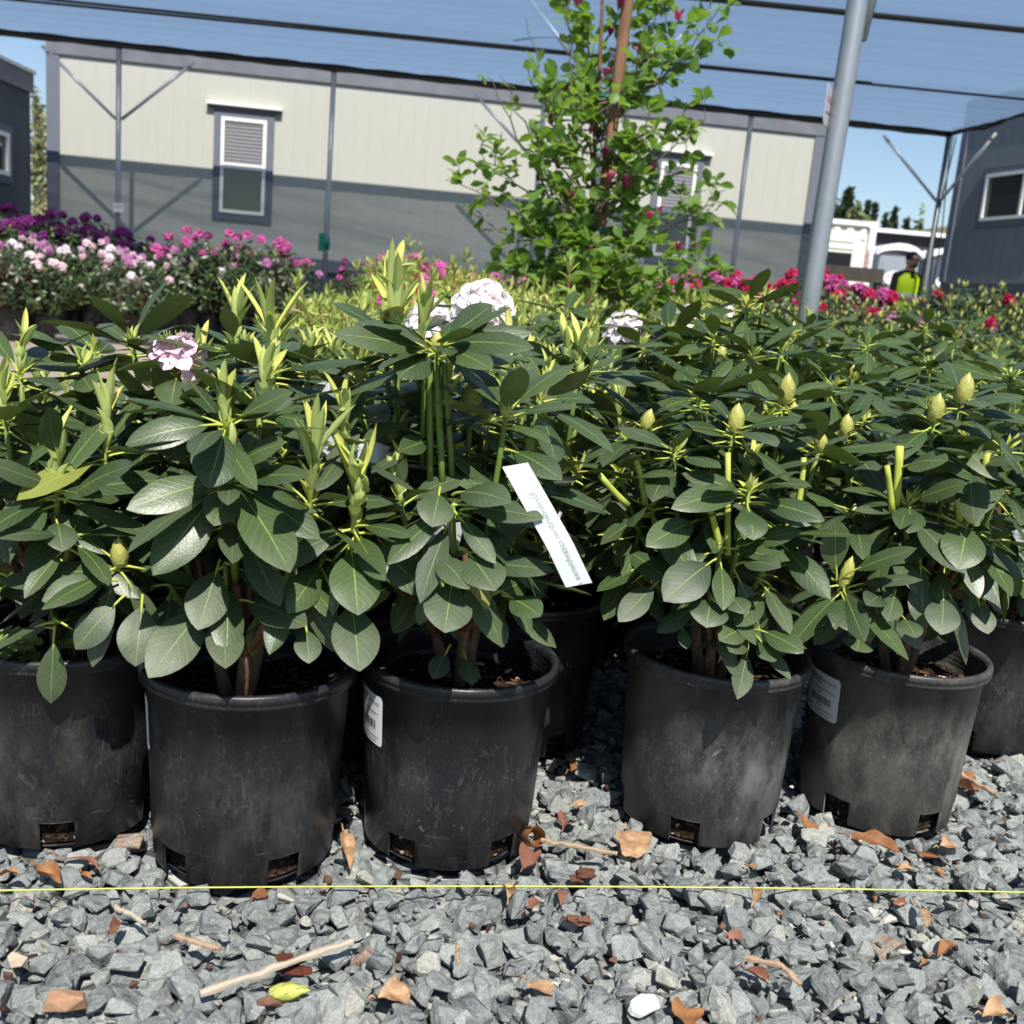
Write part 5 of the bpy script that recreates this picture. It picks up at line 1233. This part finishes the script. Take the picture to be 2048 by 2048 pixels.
hs = [(1560, 6.9), (1650, 7.0), (1735, 6.8), (1815, 7.1), (1895, 6.9), (1975, 7.0), (2060, 6.8), (1610, 7.7), (1700, 7.8), (1790, 7.7), (1870, 7.9), (1950, 7.7), (2030, 7.8), (1690, 6.0), (1790, 6.1), (1890, 5.9), (1995, 6.0), (2090, 6.1), (1600, 6.2)]
for i, (px, Y) in enumerate(hs):
    P = at(px, 640, Y); use(HG[i % 2], (P[0], Y), rr2.uniform(0, 6.28), 'tall budding hedge rhododendron, %s from left in the %s hedge row' % (ORD[sorted([q for q, yy in hs if abs(yy - Y) < .45]).index(px)], {6: 'near', 7: 'middle'}.get(int(Y - .001 + .35), 'rear') if Y < 7.5 else 'rear'), 'budding rhododendrons at the right back', (1.0 if px < 1880 else 1.2) if Y > 6.5 else .98)
FR = proto_big(303, [M_red, M_red, M_mag], .80, .36, 24, 85, cl=.05); FP = proto_big(304, [M_pinkw, M_white, M_pinkw, M_lil], .84, .42, 18, 110, cl=.055); FU = proto_big(305, M_purp, .88, .38, 18, 90, cl=.06); FM = proto_big(306, [M_mag, M_lil, M_mag], .86, .40, 11, 100, cl=.058); FL = proto_big(307, M_lil, .84, .36, 18, 80, cl=.055); FK = proto_big(308, [M_white, M_pinkw, M_pink], .80, .42, 5, 110, cl=.055)
def row_of(pr_, pts, desc, group, sc=1.):
    pts = sorted(pts)
    for i, q in enumerate(pts):
        px, Y = q[:2]; P = at(px, 600, Y); s_ = q[2] if len(q) > 2 else sc
        use(pr_, (P[0], Y), rr2.uniform(0, 6.28), desc % ORD[i], group, s_)
row_of(FP, [(-30, 8.6, .95), (75, 9.5, .95), (198, 9.7, .98), (262, 8.9, .88), (340, 9.9, .90)], 'white and blush flowering rhododendron, %s from the left at the path edge', 'blush flowering rhododendrons across the path')
row_of(FK, [(22, 8.2, .86), (82, 8.4, .80), (150, 10.0, .95), (420, 10.1, .92)], 'leafy rhododendron with few blush trusses, %s from the left across the path', 'blush flowering rhododendrons across the path')
row_of(FU, [(-10, 10.2, 1.2), (55, 10.6, 1.24), (130, 10.8, 1.22), (195, 10.9, 1.22), (255, 11.1, 1.1)], 'deep purple flowering rhododendron, %s from the left in the rear row', 'purple rhododendrons at the left rear')
row_of(FM, [(372, 10.0, 1.1), (430, 10.4, 1.1), (490, 10.0, 1.12), (545, 9.7, 1.08)], 'magenta rhododendron beyond the path below the first window, %s from left', 'magenta rhododendrons before the trailer')
row_of(FM, [(720, 10.6, .95), (778, 10.8), (850, 10.9), (905, 11.), (962, 11.2, .95)], 'magenta rhododendron behind the lime azaleas, %s from left', 'magenta rhododendrons before the trailer', .98)
row_of(FL, [(1035, 10.6), (1130, 10.9), (1225, 10.6, 1.05), (1290, 10.4)], 'lilac pink rhododendron, %s from the left along the rear of the bed', 'lilac rhododendrons at the back')
row_of(FR, [(1270, 7.6, 1.08), (1395, 8.6, 1.2), (1470, 8.4, 1.2), (1545, 8.6, 1.15), (1640, 7.9, 1.22), (1700, 8.1, 1.2), (1340, 8.8, 1.1)], 'crimson flowering rhododendron, %s from the left beyond the azaleas', 'crimson rhododendrons in the back of the bed', 1.05)

# ------------------------------------------------------------------ white flowering plants in the bed
def big_white(px, py, Y, label, trusses, base=None):
    base = np.array([*(at(px, py, Y)[:2] if base is None else base), 0.])
    ws = []
    for (a, b, yy, r, n, fr) in trusses: ws.append(dict(c=at(a, b, yy) - base - [0, 0, .02], t='f', r=r, bn=n, fr=fr, pm=M_white, n=7, L=.09, W=.034, e0=-30, e1=5))
    for i in range(9):
        a = i * 2.4; r = .16 * math.sqrt((i + 1) / 9); ws.append(dict(c=np.array([r * math.cos(a), r * math.sin(a), .48 - .1 * r / .16]), t='s', n=7, L=.09, W=.034))
    return make_plant('potted_rhododendron', label, 'white flowering rhododendrons in the bed', tuple(base[:2]), potFar, soils[0], ws, nu=7)
big_white(950, 620, 1.82, 'rhododendron with the largest white ruffled truss, behind the tall centre rosette', [(968, 607, 1.80, .062, 26, .032), (862, 632, 1.88, .048, 18, .030)])
big_white(1245, 650, 1.95, 'rhododendron with a white truss and yellow throat left of the magnolia stake foot', [(1252, 648, 1.95, .042, 12, .032)])
big_white(1378, 628, 2.7, 'rhododendron with a loose small white flower right of the magnolia', [(1378, 630, 2.7, .045, 6, .04), (1460, 616, 2.8, .022, 3, .02)])

# ------------------------------------------------------------------ magnolia
MY = 4.6
mb = at(1178, 610, MY); mb = np.array([mb[0], MY, 0.])
t = thing('magnolia_tree', 'young staked magnolia with bright green leaves and purple pink flowers', 'tree', mb)
def ml(px, py, dy=0.): return at(px, py, MY + dy) - mb
Ms = MB()
tr_pts = [np.array([-.0, .02, .24]), ml(1172, 600, .03), ml(1180, 480, .035), ml(1186, 380, .03), ml(1192, 260, .03), ml(1200, 120, .02), ml(1205, 0, 0), ml(1212, -90, 0)]
tube(Ms, tr_pts, [.019, .017, .015, .013, .011, .009, .007, .004], 10, 0, False)
trunk_o = Ms.obj('trunk', M_wood, t)
Mb = MB(); Mf = MB(); 
br = [((1178, 470), (905, 345), -.1), ((1180, 500), (935, 420), .1), ((1180, 470), (1000, 150), .0), ((1178, 520), (985, 160), -.2), ((1182, 420), (1052, 35), .1), ((1185, 380), (1055, 130), -.1), ((1188, 350), (1128, 12), .0), ((1190, 330), (1180, 30), .2),
      ((1190, 300), (1330, 10), .1), ((1192, 260), (1440, 15), .0), ((1195, 210), (1455, 60), -.1), ((1195, 180), (1300, -30), .2), ((1185, 400), (1395, 195), .1), ((1185, 380), (1410, 240), -.1), ((1182, 470), (1450, 380), .0), ((1182, 480), (1430, 405), .15), ((1180, 520), (1395, 520), -.1), ((1178, 540), (1440, 545), .1),
      ((1176, 540), (990, 515), .1), ((1175, 560), (1030, 545), -.2), ((1175, 570), (1110, 500), -.3), ((1180, 560), (1260, 500), -.35), ((1178, 580), (1330, 560), -.2), ((1182, 440), (1100, 380), -.3), ((1185, 420), (1270, 350), -.3), ((1188, 330), (1080, 300), -.25), ((1188, 320), (1290, 260), -.25), ((1184, 430), (960, 300), .2), ((1190, 250), (1110, 170), -.2), ((1178, 540), (1080, 460), .3), ((1180, 520), (1300, 460), .3), ((1192, 200), (1380, 120), .2), ((1182, 460), (1020, 430), -.25), ((1184, 440), (1360, 330), .3), ((1190, 280), (1150, 60), .25), ((1192, 230), (1290, 120), -.25), ((1190, 300), (1230, 210), -.3), ((1183, 450), (1200, 400), -.35), ((1180, 520), (1180, 480), -.4),
      ((1180, 550), (1060, 590), -.1), ((1178, 560), (1180, 560), -.35), ((1180, 570), (1390, 600), .1), ((1180, 560), (1290, 590), .2)]
for i in range(13):
    py_ = 240 + 330 * (i * .618 % 1); sx_ = 1196 - .04 * (py_ - 240); br.append(((sx_, py_ + 30), (sx_ + (-1 if i % 2 else 1) * (25 + 85 * (i * .37 % 1)) * (.5 + py_ / 600), py_ - 30), (-.28 if i % 3 else .2)))
for (a, b, dy) in br:
    A = ml(*a); B = ml(b[0], b[1], dy); mid = A * .45 + B * .55 + np.array([0, 0, -.05 - .10 * abs(B[0] - A[0])]); pts = bez(A, mid, B, 12)
    pts[1:-1] += rng.normal(0, .008, (10, 3)); tube(Mb, pts, np.linspace(.0075, .0018, 12), 6, 0, False)
    thin = (b in ((1000, 150), (985, 160), (1052, 35)))
    L_ = np.linalg.norm(B - A); ncl = int(7 + L_ * 15) if not thin else 6
    for q in range(ncl):
        s = rng.uniform(.22 if not thin else .1, 1.0); p_ = pts[min(11, int(s * 11.99))]; tw = nrm(rng.normal(0, 1, 3) + [0, -.1, .8]); tl = rng.uniform(.02, .085) if not thin else .03
        e = p_ + tw * tl; tube(Mb, [p_, e], [.002, .0012], 4, 0, False)
        sx_ = 1182 + (600 - topx(e + mb)[1]) * .1225
        if dy < .06 and abs(topx(e + mb)[0] - sx_) < 26 and topx(e + mb)[1] < 480 and rng.random() < .8: continue
        for i in range(int(rng.integers(3, 6))):
            d = nrm(rng.normal(0, 1, 3) * [1, 1, .45] + tw * .7); lw_ = rng.uniform(.04, .088) * (.6 if thin else 1)
            leaf(Mf, e, d, nrm(np.array([0, 0, 1.]) + rng.normal(0, .45, 3)), lw_, lw_ * rng.uniform(.52, .68), rng.uniform(0, .8), .05, 0, 4, 2, rng.normal(0, .3), 1.35, .75, .03, .008, 1, .22, .0010)
M_mbark = plain('grey_branch_bark', (.16, .13, .10), .8, .2, var=.4, scale=40)
Mb.obj('branches', M_mbark, t); Mf.obj('foliage', [M_magleaf, M_pet], t)
for (px, py, k_, sz, dy) in [(1357, 35, 0, .05, -.1), (1285, 105, 0, .065, -.15), (1210, 147, 0, .045, -.2), (1127, 180, 1, .05, -.1), (1102, 240, 1, .045, -.1), (1208, 310, 1, .05, -.3), (1220, 355, 0, .05, -.32), (1250, 370, 1, .055, -.3), (1300, 345, 1, .06, -.25), (1135, 398, 1, .06, -.25), (1298, 432, 0, .045, -.2), (1320, 420, 0, .03, -.2), (1355, 497, 0, .045, -.2), (1388, 497, 1, .035, -.1), (1075, 358, 1, .035, -.1), (1155, 5, 0, .05, -.1), (1240, 10, 1, .05, -.1), (1180, 265, 1, .03, -.2), (1220, 67, 1, .04, -.1)]:
    c = ml(px, py, dy)
    def tulip(M):
        for i in range(8):
            a = i * 2.399; od = np.array([math.cos(a), math.sin(a), 0]); el = R(rng.uniform(52, 78) if k_ else rng.uniform(35, 75)); d = math.cos(el) * od + math.sin(el) * np.array([.1, -.1, 1])
            leaf(M, c - [0, 0, sz * .3], d, -od, sz * rng.uniform(.85, 1.15), sz * .5, rng.uniform(-.6, .3), .3, 0, 5, 2, 0, 1.2, .7, .03)
    sep_obj(tulip, 'flower', [M_magflo2 if k_ else M_magflo], t)
gpot = bpy.data.objects.new('pot', potBig); COL.objects.link(gpot); gpot.parent = t
gs = bpy.data.objects.new('soil', soilBig); COL.objects.link(gs); gs.parent = t
g = G('stake_wood'); o = g.obj(); nz = g.noise(g.mapv(o, (8, 8, .8)), 9, 6, .7)
M_stake = g.done(g.pr(g.ramp(nz, [(.3, (.13, .07, .04)), (.7, (.26, .145, .085))]), .8, .2, g.bump(nz, .4, .002)))
sb = at(1182, 600, MY - .05); stp = at(1256, -4, MY - .05); dd = nrm(stp - sb)
ts = thing('tree_stake', 'round brown wooden stake tied to the magnolia', 'stake', (sb[0], sb[1], 0))
M = MB(); o0 = np.array([sb[0], sb[1], 0]); tube(M, [sb - dd * .62 - o0, sb - o0, stp - o0, stp + dd * .35 - o0], .025, 16); M.obj('pole', M_stake, ts)
for py in (187, 292, 455, 600):
    f_ = (600 - py) / 604; c = sb + (stp - sb) * f_ - o0
    M = MB(); tube(M, [c - dd * .013, c + dd * .013], .027, 14); tube(M, [c + [-.02, 0, 0], c + [-.07, .02, .004]], .006, 6); M.obj('tie', M_tie, ts)
# ================================================================== SMALL THINGS
def tagstrip(name, label, pts, wd, sides, txt=None, mat=None, tsz=.012, group='white plant tags'):
    """thin bent strip through the points, with a side vector at each"""
    M = MB(); pts = np.array(pts); n = len(pts); sv = [nrm(s) for s in sides]
    k = 14; tt = np.linspace(0, n - 1, k); C_ = np.stack([np.interp(tt, range(n), pts[:, j]) for j in range(3)], 1); Sv = np.stack([np.interp(tt, range(n), np.array(sv)[:, j]) for j in range(3)], 1)
    o0 = C_[0].copy(); C_ = C_ - o0; th = .0004
    T = np.gradient(C_, axis=0); N = np.cross(T, Sv); N /= np.linalg.norm(N, axis=1)[:, None]
    V = np.concatenate([C_ - Sv * wd / 2 + N * th, C_ + Sv * wd / 2 + N * th, C_ - Sv * wd / 2 - N * th, C_ + Sv * wd / 2 - N * th])
    F = []
    for i in range(k - 1): F += [(i, i + 1, k + i + 1, k + i), (2 * k + i, 3 * k + i, 3 * k + i + 1, 2 * k + i + 1), (i, 2 * k + i, 2 * k + i + 1, i + 1), (k + i, k + i + 1, 3 * k + i + 1, 3 * k + i)]
    M.add(V, F, 0, None, False)
    if txt:
        Lc = np.concatenate([[0], np.cumsum(np.linalg.norm(np.diff(C_, axis=0), axis=1))])
        for s, u0, v0, sz in txt:
            Vt, Ft = text_geom(s, sz, .0001)
            P = []
            for v in Vt:
                u = u0 + v[0]; c = np.array([np.interp(u, Lc, C_[:, j]) for j in range(3)]); si = int(np.clip(np.searchsorted(Lc, u), 1, k - 1)); nn = N[si]; nn = nn if nn @ nrm(CC - o0) > 0 else -nn
                P.append(c - Sv[si] * (v0 + v[1]) + nn * (th + .0004))
            if P: M.add(P, Ft, 1, None, False)
    o = M.obj(name, [M_tagp, M_faint], None, tuple(o0)); tag(o, label, 'plant tag', group); return o
g = G('white_tag_plastic'); M_tagp = g.done(g.transl(g.pr((.50, .53, .53), .55, .2), (.5, .55, .55), .10))
S1 = [1, .1, .35]
tagstrip('plant_tag', 'long white tag hanging diagonally right of the third pot', [at(1030, 930, .99), at(1075, 1010, .96), at(1120, 1090, .945), at(1158, 1170, .94)], .0255, [[1, .1, .25]] * 4, [('Rhododendron catawbiense Album', .035, -.004, .0085)])
tagstrip('plant_tag', 'white tag looped level behind the lime shoots between second and third pots', [at(600, 890, 1.06), at(680, 893, 1.04), at(750, 905, 1.05), at(808, 925, 1.08)], .022, [[0, .15, 1]] * 4, [('Rhododendron', .03, -.003, .0085)])
tagstrip('plant_tag', 'small white tag folded round the stem of the third pot', [at(850, 1085, 1.03), at(885, 1072, 1.01), at(922, 1070, 1.03)], .027, [[.1, .1, 1]] * 3)
tagstrip('plant_tag', 'white rounded tag low behind the candle shoots of the second pot', [at(630, 790, 1.13), at(655, 785, 1.12), at(678, 800, 1.14)], .026, [[.1, .2, 1]] * 3)
tagstrip('plant_tag', 'white tag tucked behind the pink bloom of the second pot', [at(305, 700, 1.17), at(330, 690, 1.17), at(345, 690, 1.18)], .022, [[.1, .1, 1]] * 3)
tagstrip('plant_tag', 'white tag peeping out by a cut stem behind the fourth pot', [at(1090, 905, 1.2), at(1130, 915, 1.2)], .018, [[0, .1, 1]] * 2)

# guide string
M_string = plain('yellow_twine', (.50, .54, .12), .7, .2, var=.1, scale=600)
M = MB(); pts = []
for i in range(60):
    f = i / 59; px = -60 + 2170 * f; py = 1782 - 9.5 * (1 - ((px - 930) / 990) ** 2); pts.append(atz(px, py, .020))
o0 = pts[0].copy(); tube(M, [p - o0 for p in pts], .0009, 6); tag(M.obj('string', M_string, None, tuple(o0)), 'taut yellow green guide string stretched over the gravel before the pots', 'string')

# fallen leaves
g = G('dry_leaf'); uv = g.n('ShaderNodeUVMap'); sp = g.n('ShaderNodeSeparateXYZ'); g.t.links.new(uv.outputs[0], sp.inputs[0]); av = g.math('ABSOLUTE', g.math('SUBTRACT', sp.outputs[1], .5)); oi = g.n('ShaderNodeObjectInfo').outputs['Random']
c = g.mix(oi, (.40, .19, .075), (.26, .11, .045)); c = g.mix(g.ramp(g.noise(g.obj(), 80, 6, .75), [(.35, 0.), (.65, .8)]), c, (.16, .07, .03)); c = g.mix(g.math('LESS_THAN', av, .018), c, (.22, .10, .06))
wv = g.math('FRACT', g.math('ADD', g.math('MULTIPLY', sp.outputs[0], 8), g.math('MULTIPLY', av, -4))); c = g.mix(g.math('MULTIPLY', g.math('LESS_THAN', wv, .08), .4), c, (.25, .10, .05))
M_dry = g.done(g.transl(g.pr(c, .65, .3, g.bump(g.noise(g.obj(), 90, 4), .5, .002)), (.6, .3, .12), .15))
g = G('pale_dry_leaf'); M_dry2 = g.done(g.transl(g.pr(g.mix(g.ramp(g.noise(g.obj(), 70, 6, .75), [(.35, 0.), (.6, 1.)]), (.52, .34, .19), (.27, .15, .08)), .65, .3, g.bump(g.noise(g.obj(), 90, 4), .4, .002)), (.7, .45, .25), .15))
g = G('dark_red_dry_leaf'); M_dry3 = g.done(g.pr(g.mix(g.noise(g.obj(), 50, 5, .7), (.15, .055, .035), (.26, .13, .085)), .4, .5, g.bump(g.noise(g.obj(), 90, 4), .4, .002)))
LV = [  # px, py, length px, angle in picture, width ratio, curl, material, label
 (95, 1755, 78, -30, .42, 1.6, 0, 'orange curled leaf at the base of the first front pot'),
 (160, 1733, 118, -8, .20, .8, 2, 'long dark red leaf left of the second front pot'),
 (18, 1765, 75, 5, .35, 1.8, 0, 'crumpled russet leaf at the left edge above the string'),
 (168, 1762, 24, -50, .4, .8, 0, 'tiny orange leaf sliver above the string near the second pot'),
 (525, 1800, 52, 25, .42, 1.4, 0, 'orange leaf just below the string under the second pot'),
 (696, 1705, 95, -70, .22, 1.4, 1, 'thin twisted tan leaf between the second and third pots'),
 (1062, 1695, 58, 80, .7, 3.4, 0, 'rolled orange leaf tube at the right foot of the third pot'),
 (1055, 1735, 52, 60, .5, 1.6, 2, 'dark curled leaf below the rolled leaf by the third pot'),
 (1265, 1690, 66, -60, .78, .5, 1, 'broad pale leaf lying left of the fourth pot'),
 (1150, 1530, 62, 55, .34, .6, 0, 'orange leaf standing by the rear pot in the gap'),
 (1155, 1612, 44, 10, .5, 1.2, 1, 'salmon leaf on the gravel in the gap between pots'),
 (1132, 1650, 44, 70, .5, 1.4, 2, 'mauve brown leaf in the gap below the salmon leaf'),
 (1620, 1655, 72, -38, .42, .8, 0, 'orange leaf between the fourth and fifth pots'),
 (1745, 1700, 130, -15, .45, 1.2, 0, 'large ragged orange leaf in front of the fifth pot'),
 (1855, 1718, 60, -20, .4, 1.6, 0, 'dark edged curled leaf right of the ragged leaf'),
 (1897, 1700, 58, 10, .5, 1.0, 1, 'lobed russet leaf right of the fifth pot'),
 (1812, 1745, 42, 0, .7, .8, 1, 'small pale crumpled leaf below the ragged leaf'),
 (1500, 1742, 22, -20, .6, .6, 0, 'tiny brown leaf above the string below the fourth pot'),
 (1920, 1575, 100, -20, .5, 2.2, 0, 'crumbled rust coloured leaf heap at the right pot foot'),
 (783, 1996, 88, 15, .85, .5, 1, 'wide tan leaf with a long stalk at the bottom centre left'),
 (1085, 1980, 88, -14, .36, 1.2, 1, 'narrow folded tan leaf at the bottom centre'),
 (1372, 2030, 92, 80, .5, .8, 0, 'large orange leaf cut by the bottom edge'),
 (1512, 1963, 72, -18, .42, 2.0, 2, 'curled red brown leaf at the lower right'),
 (1840, 1840, 66, -60, .22, 1.0, 1, 'slender tan leaf below the string at the right'),
 (1800, 1812, 38, 0, .5, 2.0, 2, 'small rolled red leaf below the string at the right'),
 (1895, 1905, 75, 25, .3, 1.0, 0, 'pointed tan leaf at the right below the string'),
 (1848, 1935, 26, 40, .5, .8, 0, 'small orange chip leaf near the right edge'),
 (1470, 1880, 44, 20, .6, .5, 2, 'half buried brown leaf below the string right of centre'),
 (1505, 1805, 46, 80, .3, 1.8, 1, 'small twisted dry leaf just below the string'),
 (230, 1870, 48, 50, .5, 1.6, 2, 'torn dark leaf among the stones at the left'),
 (1125, 1805, 46, 60, .35, 1., 2, 'shred of bark brown leaf below the string at the centre'),
 (1020, 1785, 70, 80, .25, 1.6, 1, 'dry yellowish leaf caught under the string'),
 (1990, 2035, 80, 10, .55, 1.6, 1, 'tan papery leaf at the bottom right corner'),
 (1880, 1750, 30, 0, .5, 1., 0, 'small orange crumb of leaf right of the pale crumpled leaf'),
 (1062, 1828, 46, 40, .4, .8, 2, 'bark coloured leaf flake below the string near the centre')]
for (px, py, lp, an, wr, curl, mi, lab) in LV:
    P = atz(px, py, .012); q = atz(px + lp * .5 * math.cos(R(an)), py - lp * .5 * math.sin(R(an)), .012); q2 = atz(px - lp * .5 * math.cos(R(an)), py + lp * .5 * math.sin(R(an)), .012)
    d = q - q2; L_ = np.linalg.norm(d); L_ = min(L_, .085) * .76
    lenr = L_; M = MB(); st_ = -nrm(d) * lenr / 2
    if 'rolled orange' in lab:
        ax_ = nrm([.25, -.8, .45]); u_, v_ = perp(ax_); Q = []
        for i in range(9):
            s_ = i / 8
            for j in range(19):
                a_ = j / 18 * 6.9; rr_ = (.0085 + .0022 * math.sin(s_ * 2.6) + .0009 * a_ / 3) * (1 if s_ > .1 else .8); Q.append(ax_ * (s_ - .5) * .036 + rr_ * (math.cos(a_) * u_ + math.sin(a_) * v_) + rng.normal(0, .0004, 3))
        M.add(Q, [(i * 19 + j, i * 19 + j + 1, (i + 1) * 19 + j + 1, (i + 1) * 19 + j) for i in range(8) for j in range(18)], 0, [(i / 8, j / 18) for i in range(9) for j in range(19)])
        tag(M.obj('fallen_leaf', [M_dry], None, (P[0], P[1], .026)), lab, 'fallen leaf', 'dry leaves on the gravel'); continue
    leaf(M, st_, nrm(d) + [0, 0, .05], nrm(np.array([0, -.25, 1]) + rng.normal(0, .22, 3)), lenr, lenr * wr * 1.15, rng.uniform(.1, .8), curl * .35, 0, 14, 8, rng.normal(0, .2), rng.uniform(1, 1.3), .75, .03 + .02 * curl, 0, 0, curl * .25)
    a_ = M.v[-1]; fq = rng.normal(0, 90, (3, 3)); fp = rng.random(3) * 6; M.v[-1] = a_ + .0022 * np.sin(a_ @ fq + fp) + .0012 * np.sin(a_ @ (fq * 2.3) + fp) * [0, 0, 1]
    tube(M, [st_ * 1.0, st_ * 1.25 + [0, 0, .004], st_ * 1.5 + [0, 0, .001]], [.0012, .0010, .0008], 5)
    zt = .016 + .006 * rng.random()
    tag(M.obj('fallen_leaf', [M_dry, M_dry2, M_dry3][mi], None, (P[0], P[1], zt)), lab, 'fallen leaf', 'dry leaves on the gravel')
# sticks and bark
M_stick = plain('weathered_stick', (.42, .30, .20), .85, .15, var=.4, scale=120); M_stickp = plain('grey_split_wood', (.50, .42, .33), .85, .15, var=.4, scale=90)
def stick(pts, rad, lab, mat, z=.02, flat=1., name='stick', cat='stick'):
    P = [atz(a, b, z + dz) for a, b, dz in pts]; o0 = P[0].copy(); M = MB(); P = np.array(P) - o0
    Q = np.stack([np.interp(np.linspace(0, len(P) - 1, 12), range(len(P)), P[:, j]) for j in range(3)], 1); Q[1:-1] += rng.normal(0, .0006, (10, 3)); tube(M, Q, rad * (1 + .25 * np.sin(np.arange(12) * 1.7)), 7, 0, True, False)
    tag(M.obj(name, mat, None, tuple(o0)), lab, cat, 'sticks on the gravel')
stick([(400, 1988, .004), (560, 1932, .012), (705, 1882, .012)], .0034, 'long pale split stick slanting up at the lower left', M_stickp)
stick([(232, 1812, .01), (290, 1845, .006)], .0022, 'short pale splinter below the string at the left', M_stickp)
stick([(350, 1872, .008), (440, 1898, .008)], .0028, 'frayed tan splinter left of the long stick', M_stick)
stick([(1082, 1680, .008), (1235, 1707, .008)], .0026, 'straight brown twig beside the rolled leaf', M_stick)
stick([(1492, 1915, .01), (1560, 1928, .014), (1602, 1970, .006)], .0030, 'curved brown twig at the lower right', M_stick)
stick([(1915, 1545, .012), (1995, 1590, .008)], .0035, 'reddish twig lying on the rust coloured heap', M_stick)
stick([(915, 1890, .01), (914, 1930, .01)], .0018, 'tiny upright brown twig below the string at centre left', M_stick)
# fallen green bud, brown stones and bark lumps
c = atz(540, 1985, .022); d = atz(600, 1990, .022) - c; o0 = c
M = MB(); bud_geo(M, np.zeros(3), nrm(d + [0, 0, .004]), .036, .0065, 0, 14); tag(M.obj('fallen_bud', plain('olive_bud', (.42, .45, .10), .5, .4), None, tuple(c)), 'fat yellow green bud lying below the long stick', 'bud')
def lump(px, py, s, lab, col, name='bark_piece', cat='bark', flat=.6):
    c = atz(px, py, .016); M = MB(); r_ = random.Random(px)
    for i in range(1 if name == 'stone' else 6):
        Vp, F = stone_protos[r_.randrange(26)]; M.add(Vp * [s, s * .8, s * flat] * (1 if name == 'stone' else .6) + ([0, 0, 0] if name == 'stone' else [r_.uniform(-.4, .4) * s, r_.uniform(-.3, .3) * s, r_.uniform(0, .2) * s]), F, 0, None, False)
    tag(M.obj(name, plain(name + '_mat', col, .85, .2, var=.5, scale=150, bump=.003), None, tuple(c)), lab, cat)
lump(582, 1932, .034, 'dark red bark lump resting on the long stick', (.12, .035, .02))
lump(130, 2005, .040, 'rough orange brown stone at the bottom left', (.46, .27, .16), 'stone', 'stone', .9)
lump(542, 2000, .026, 'small reddish brown stone under the green bud', (.22, .11, .08), 'stone', 'stone', .9)
lump(32, 1920, .024, 'smooth tan pebble near the left edge', (.58, .46, .34), 'stone', 'stone', .9)
lump(1290, 2012, .034, 'bright white stone near the bottom centre', (.86, .86, .82), 'stone', 'stone', .9)
lump(1155, 1850, .028, 'brown bark flake below the centre of the string', (.20, .09, .06))
lump(1170, 1755, .034, 'dark brown bark chip above the string near the middle', (.15, .06, .035))
# clover weed in the first pot
M_clov = plain('clover_leaf', (.20, .26, .06), .6, .3, var=.2, scale=60)
base = np.array([FRONT[0][0], FRONT[0][1], .19])
M = MB(); Mst = MB()
for i in range(26):
    aq = rng.uniform(-2.6, -.9); rq = rng.uniform(.05, .095); c = np.array([rq * math.cos(aq), rq * math.sin(aq), rng.uniform(.012, .05)])
    tube(Mst, [np.array([c[0] * .8, c[1] * .8 + .01, 0]), c], .0006, 4)
    for q in range(3):
        a = q * 2.094 + rng.random() * .5; d = np.array([math.cos(a), math.sin(a), .1]); leaf(M, c, d, [0, -.4, 1], .013, .015, .2, .1, 0, 4, 2, 0, 1.7, .6, 0)
t = thing('clover', 'yellow green clover weed growing in the leftmost front pot', 'weed', base)
M.obj('leaves', M_clov, t); Mst.obj('stems', M_gstem, t)

# leftover prototypes that found no place are removed
for r_ in DK + DC + YG + HG + [FR, FP, FU, FM, FL, FK]:
    if r_.name not in used:
        for ch in list(r_.children): bpy.data.objects.remove(ch)
        bpy.data.objects.remove(r_)
